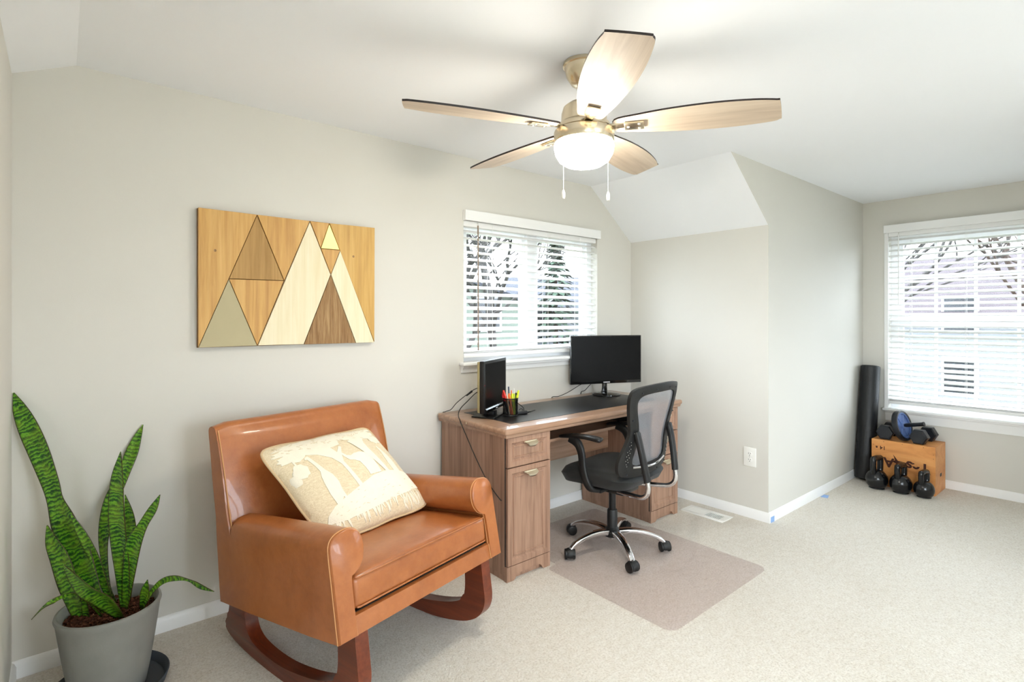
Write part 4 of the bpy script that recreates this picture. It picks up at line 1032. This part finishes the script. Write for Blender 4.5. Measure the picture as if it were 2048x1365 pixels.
for s, za, zb in ((-1,.12,.22),):
    bm = new(); box(bm, -.0008, .012, -hy-.0006, -hy+.018, za, zb); finish(bm, 'finger_joint', 'plywood', pb)
bm = new(); box(bm, -.0008, .016, -.06, .09, BZ-.014, BZ+.0006); finish(bm, 'finger_joint', 'plywood', pb)
bm = new()
for y, z in ((-hy+.012,.03),(-hy+.012,.06),(-hy+.012,.30),(-hy+.012,.27),(hy-.012,.31),(0,.343),(.12,.343),(-.13,.343)): cyl(bm, (-.0012,y,z), (.001,y,z), .0024, n=8)
tag(finish(bm, 'screw', 'stencil_brown', pb), kind='stuff')
flip = Matrix(((0,0,-1,0),(1,0,0,0),(0,-1,0,0),(0,0,0,1)))
textmesh('Yes', .098, 'stencil_brown', 'stencil_lettering', pb, Matrix.Translation((-.0012,-.096,.192)) @ flip, .0004, .003)
textmesh('All', .098, 'stencil_brown', 'stencil_lettering', pb, Matrix.Translation((-.0012,.108,.192)) @ flip, .0004, .003)
bm = new()
prism(bm, [(.058,.256),(.028,.214),(-.035,.208),(.014,.190),(.050,.142),(.040,.192),(.072,.204),(.046,.214)], -.0017, -.0007, 'yz'); finish(bm, 'stencil_star', 'stencil_brown', pb)
textmesh('14', .040, 'stencil_brown', 'stencil_lettering', pb, Matrix.Translation((-.0012,.126,.295)) @ flip, .0004, .0005)
bm = new(); cyl(bm, (-.0016,.166,.294), (-.0008,.166,.294), .007, n=6); box(bm, -.0016, -.0008, .158, .174, .300, .303); finish(bm, 'stencil_mark', 'stencil_brown', pb)

def kettlebell(x, y, R_, H, ang, label):
    k = thing('kettlebell', label, 'kettlebell', (x, y, 0), ang, 'kettlebells in front of the plyo box')
    bm = new(); hb = R_*1.88
    prof = [(0,0),(R_*.62,0),(R_*.70,.003)]+[(R_*max(.02, math.sqrt(max(0, 1-((z-.48)/.56)**2))), hb*z) for z in (.06,.14,.24,.36,.48,.60,.72,.82,.90,.96)]+[(0, hb*1.03)]
    lathe(bm, prof, 36); body = finish(bm, 'bell', 'kettle_vinyl', k, 60)
    r = R_*.275; w_ = R_*.68
    pts = catmull([(-w_*.80,0,hb*.78),(-w_*1.0,0,hb*1.05),(-w_*.98,0,H-R_*.42),(-w_*.70,0,H-r*1.25),(0,0,H-r),(w_*.70,0,H-r*1.25),(w_*.98,0,H-R_*.42),(w_*1.0,0,hb*1.05),(w_*.80,0,hb*.78)], 6)
    bm = new(); tube(bm, pts, r, 14); finish(bm, 'handle', 'kettle_vinyl', k, 60)
kettlebell(1.335, -1.292, .075, .252, RAD(-10), 'largest black kettlebell at the left beside the foam roller')
kettlebell(1.345, -1.443, .072, .224, RAD(-10), 'middle sized black kettlebell between the two others')
kettlebell(1.352, -1.582, .064, .202, RAD(-10), 'smallest black kettlebell at the right of the row')

def dumbbell(x, y, ang, label):
    d = thing('dumbbell', label, 'dumbbell', (x, y, BZ+.0008), ang, 'hex dumbbells on the plyo box')
    rc_ = .060; hz = rc_*cos(pi/6)
    for s in (-1, 1):
        bm = new(); rings = []
        for px, q in ((.055,.86),(.062,1.0),(.112,1.0),(.120,.90),(.1205,.80),(.119,.78)):
            rings.append([bm.verts.new((s*px, rc_*q*cos(pi/3*i), hz+rc_*q*sin(pi/3*i))) for i in range(6)])
        for A, B in zip(rings, rings[1:]):
            for i in range(6):
                j = (i+1) % 6; bm.faces.new((A[i], A[j], B[j], B[i]))
        bm.faces.new(rings[0]); bm.faces.new(rings[-1][::-1])
        h = finish(bm, 'hex_head', 'rubber_black', d)
        bm = new()
        for i in range(3): box(bm, s*.087-.012+i*.009, s*.087-.007+i*.009, -rc_*.80, -rc_*.79, hz+.03, hz+.034)
        bm.transform(Matrix.Translation((0, .0, .0)))
        bm.free()
    bm = new(); tube(bm, [(-.062,0,hz),(-.05,0,hz),(-.02,0,hz),(0,0,hz),(.02,0,hz),(.05,0,hz),(.062,0,hz)], [.014,.014,.0165,.0172,.0165,.014,.014], 14); finish(bm, 'grip', 'chrome' if False else 'plastic_gloss', d, 60)
    for i, ch in enumerate('1'):
        pass
    return d
dumbbell(1.585, -1.300, RAD(3), 'left black hex dumbbell on the plyo box')
dumbbell(1.585, -1.530, RAD(-5), 'right black hex dumbbell on the plyo box')
axis = (Vector((.766,-.643,0))*.50-Vector((.643,.766,0))*.84+Vector((0,0,.24))).normalized()
ab = thing('ab_roller', 'black ab wheel with blue sky reflection in its colour, leaning on the hex dumbbells', 'ab wheel', (1.520, -1.408, .4715))
Q = axis.to_track_quat('Z', 'Y').to_matrix().to_4x4()
bm = new(); lathe(bm, [(.098,-.018),(.112,-.019),(.115,-.014),(.115,.014),(.112,.019),(.098,.018),(.098,-.018)], 48); bm.transform(Q); finish(bm, 'tire', 'rubber_black', ab, 40)
bm = new(); lathe(bm, [(.088,-.014),(.099,-.016),(.099,.016),(.088,.014),(.088,-.014)], 48); lathe(bm, [(0,-.018),(.03,-.018),(.032,-.012),(.032,.012),(.03,.018),(0,.018)], 24)
for k in range(6):
    a = pi/3*k; b2 = new(); box(b2, .028, .092, -.012, .012, -.009, .009, .003); b2.transform(Matrix.Rotation(a, 4, 'Z')); me_ = bpy.data.meshes.new('t'); b2.to_mesh(me_); b2.free(); bm.from_mesh(me_); bpy.data.meshes.remove(me_)
bm.transform(Q); finish(bm, 'spoked_hub', 'wheel_sky_sheen', ab, 40)
bm = new(); cyl(bm, (0,0,-.004), (0,0,.004), .09, n=40); bm.transform(Q); finish(bm, 'hub_disc', 'wheel_sky_sheen', ab, 40)
for s, l in ((1,.150),(-1,.058)):
    bm = new(); tube(bm, [(0,0,s*.015),(0,0,s*.03),(0,0,s*(l-.012)),(0,0,s*(l-.004)),(0,0,s*l)], [.011,.0145,.0145,.018,.017], 16); bm.transform(Q); finish(bm, 'grip', 'foam_black', ab, 60)
# foam roller leaning into the corner
p0, p1 = Vector((1.50,-1.160,.0)), Vector((1.652,-1.160,.905)); ax = (p1-p0).normalized(); tilt = math.atan2(p1.x-p0.x, p1.z-p0.z)
fr = thing('foam_roller', 'tall black foam roller leaning in the dormer corner', 'foam roller', (p0.x, p0.y, .012)); fr.rotation_euler = (0, tilt, 0)
bm = new(); lathe(bm, [(0,0),(.060,0),(.0675,.006),(.068,.02),(.068,.890),(.0675,.903),(.060,.909),(0,.909)], 48); finish(bm, 'roller_body', 'foam_black', fr, 40)

# ================================================================== OUTSIDE
GZ = -2.75
bm = new(); grid(bm, lambda u, v: Vector((-60+160*u, -80+180*v, GZ+.25*sin(u*19)*cos(v*23))), 40, 40)
tag(finish(bm, 'lawn', 'lawn', None, 60), 'olive green lawn outside the windows', 'lawn', None, 'stuff')
bm = new(); box(bm, -14, 10, -22, -5.8, GZ-.3, GZ+.3); tag(finish(bm, 'bounce_ground', 'bounce_pale'), 'unseen pale slab added behind the room to bounce light', 'bounce_ground', None, 'structure')  # added out of view to throw light up to the ceiling
def house(x, y, rot, w_, d_, h_, rh, wall, roof, label, gable=False, wins=4, base=GZ-.1):
    hs = thing('house', label, 'house', (x, y, base), rot)
    bm = new(); prism(bm, [(-w_/2,0),(w_/2,0),(w_/2,h_),(-w_/2,h_)] if not gable else [(-w_/2,0),(w_/2,0),(w_/2,h_),(0,h_+rh),(-w_/2,h_)], -d_/2, d_/2); finish(bm, 'wall', wall, hs)
    bm = new(); o_ = .4
    if gable:
        for s in (-1, 1): prism(bm, [(s*(w_/2+o_),h_-o_*rh/(w_/2)),(0,h_+rh),(0,h_+rh+.15),(s*(w_/2+o_),h_-o_*rh/(w_/2)+.15)], -d_/2-o_, d_/2+o_)
    else:
        for s in (-1, 1): prism(bm, [(s*(d_/2+o_),h_-o_*rh/(d_/2)),(0,h_+rh),(0,h_+rh+.15),(s*(d_/2+o_),h_-o_*rh/(d_/2)+.15)], -w_/2-o_, w_/2+o_, 'yz')
    finish(bm, 'roof', roof, hs)
    for lvl in ([1.0] if h_ < 4 else [1.0, 3.6]):
        for k in range(wins):
            cx = -w_/2+w_*(k+.5)/wins
            bm = new(); box(bm, cx-.62, cx+.62, -d_/2-.05, -d_/2+.02, lvl-.08, lvl+1.5); f = finish(bm, 'window', 'outside_trim', hs)
            bm = new(); box(bm, cx-.52, cx+.52, -d_/2-.07, -d_/2, lvl, lvl+.68); box(bm, cx-.52, cx+.52, -d_/2-.07, -d_/2, lvl+.74, lvl+1.42); finish(bm, 'pane', 'outside_pane', f)
    return hs
house(10.5, 21.5, RAD(28)*-1, 9, 8, 4.9, 1.6, 'siding_sage', 'roof_grey', 'pale sage house with a grey gable roof beyond the desk window', True, 3)
house(22, 17.5, RAD(-40), 13, 8, 4.6, 1.8, 'siding_white', 'roof_grey', 'white house behind the bare trees beyond the desk window', False, 4)
house(30.5, 2.5, RAD(-90), 34, 10, 4.3, 2.7, 'siding_white', 'roof_brown', 'long white house with a plum brown roof beyond the dormer window', False, 9)
def bare_tree(x, y, h_, r_, seed, bark, label, leafm=None, depth=5):
    tr = thing('bare_tree', label, 'tree', (x, y, GZ), 0, 'bare trees outside the windows'); R_ = random.Random(seed)
    bt = new(); bb = new(); tips = []
    def grow(p, d, l, r, lev):
        segs = 3; pts = [p]; q = p
        for s in range(segs):
            d = (d+Vector((R_.uniform(-.18,.18), R_.uniform(-.18,.18), R_.uniform(-.05,.12)))).normalized(); q = q+d*(l/segs); pts.append(q)
        tube(bt if lev == 0 else bb, pts, [r*(1-.3*i/segs) for i in range(segs+1)], 8 if lev < 2 else 4, caps=False)
        if lev >= depth: tips.append(q); return
        for k in range(3 if lev else 4):
            a = R_.uniform(0, 2*pi); sp = R_.uniform(.4,.85)
            nd = (d+Vector((cos(a), sin(a), .1))*sp).normalized(); grow(pts[-1] if k else pts[2], nd, l*R_.uniform(.6,.78), r*.6, lev+1)
    grow(Vector((0,0,-.2)), Vector((0,0,1)), h_*.33, r_, 0)
    finish(bt, 'trunk', bark, tr, 60); tag(finish(bb, 'branches', bark, tr), kind='stuff')
    if leafm:
        bl = new()
        for p in tips:
            if R_.random() < .45:
                for k in range(2):
                    c = p+Vector((R_.uniform(-.2,.2), R_.uniform(-.2,.2), R_.uniform(-.2,.1))); s = R_.uniform(.03,.07); a = Vector((R_.uniform(-1,1), R_.uniform(-1,1), R_.uniform(-1,1))).normalized(); b = a.orthogonal().normalized()
                    vs = [bl.verts.new(c+a*s), bl.verts.new(c+b*s*.6), bl.verts.new(c-a*s), bl.verts.new(c-b*s*.6)]; bl.faces.new(vs)
        tag(finish(bl, 'withered_leaves', leafm, tr), kind='stuff')
    return tr
bare_tree(5.6, 10.2, 11, .17, 1, 'bark_grey', 'grey bare tree nearest the desk window, behind its left half')
bare_tree(8.9, 12.8, 12, .15, 2, 'bark_grey', 'grey bare tree behind the right half of the desk window')
bare_tree(3.2, 13.5, 12, .16, 5, 'bark_grey', 'grey bare tree at the left edge of the desk window')
bare_tree(12.5, 1.3, 10, .14, 3, 'bark_brown', 'brown bare tree with a few rust leaves beyond the dormer window', 'leaf_rust')
bare_tree(17.0, -1.2, 12, .16, 8, 'bark_brown', 'bare tree holding rust leaves at the right of the dormer window', 'leaf_rust')
bare_tree(16.0, 4.2, 12, .15, 9, 'bark_grey', 'grey bare tree at the left of the dormer window')
def conifer(x, y, h_, r_, seed, label):
    tr = thing('evergreen_tree', label, 'tree', (x, y, GZ), 0, 'evergreen trees outside the desk window'); R_ = random.Random(seed)
    bm = new(); cyl(bm, (0,0,-.2), (0,0,h_*.9), .16, .04, 8); finish(bm, 'trunk', 'bark_brown', tr, 50)
    bm = new()
    for k in range(1500):
        t = R_.random()**.7; z = h_*(.1+.88*t); rr_ = r_*(1-t)*(.35+.65*R_.random()); a = R_.uniform(0, 2*pi); s = R_.uniform(.12,.3)
        c = Vector((rr_*cos(a), rr_*sin(a), z)); o1 = Vector((cos(a), sin(a), -.4))*s; o2 = Vector((-sin(a), cos(a), 0))*s*.5
        bm.faces.new([bm.verts.new(c-o1), bm.verts.new(c+o2), bm.verts.new(c+o1), bm.verts.new(c-o2)])
    tag(finish(bm, 'needles', 'conifer_green', tr), kind='stuff')
conifer(14.5, 15.5, 9.0, 2.2, 4, 'tall dark evergreen beyond the right half of the desk window')
conifer(17.2, 13.0, 7.5, 2.0, 6, 'shorter dark evergreen at the right edge of the desk window')
def hedge(pts, label, m):
    R_ = random.Random(len(label)); bm = new()
    for (x, y, w_, h_) in pts:
        for k in range(420):
            p = Vector((x+R_.gauss(0, w_*.4), y+R_.gauss(0, w_*.4), GZ+h_*R_.random()**.8)); s = R_.uniform(.05,.14)
            a = Vector((R_.uniform(-1,1), R_.uniform(-1,1), R_.uniform(-1,1))).normalized(); b = a.orthogonal()
            bm.faces.new([bm.verts.new(p+a*s), bm.verts.new(p+b*s*.5), bm.verts.new(p-a*s), bm.verts.new(p-b*s*.5)])
    tag(finish(bm, 'hedge', m), label, 'hedge', None, 'stuff')
hedge([(9+1.3*k, 12.0-1.0*k, 1.1, 2.3) for k in range(5)], 'brown winter hedge low beyond the desk window', 'hedge_brown')
hedge([(21+.2*k, -3.0-1.6*k, 1.3, 1.9) for k in range(4)], 'olive winter shrubs low beyond the dormer window', 'lawn')
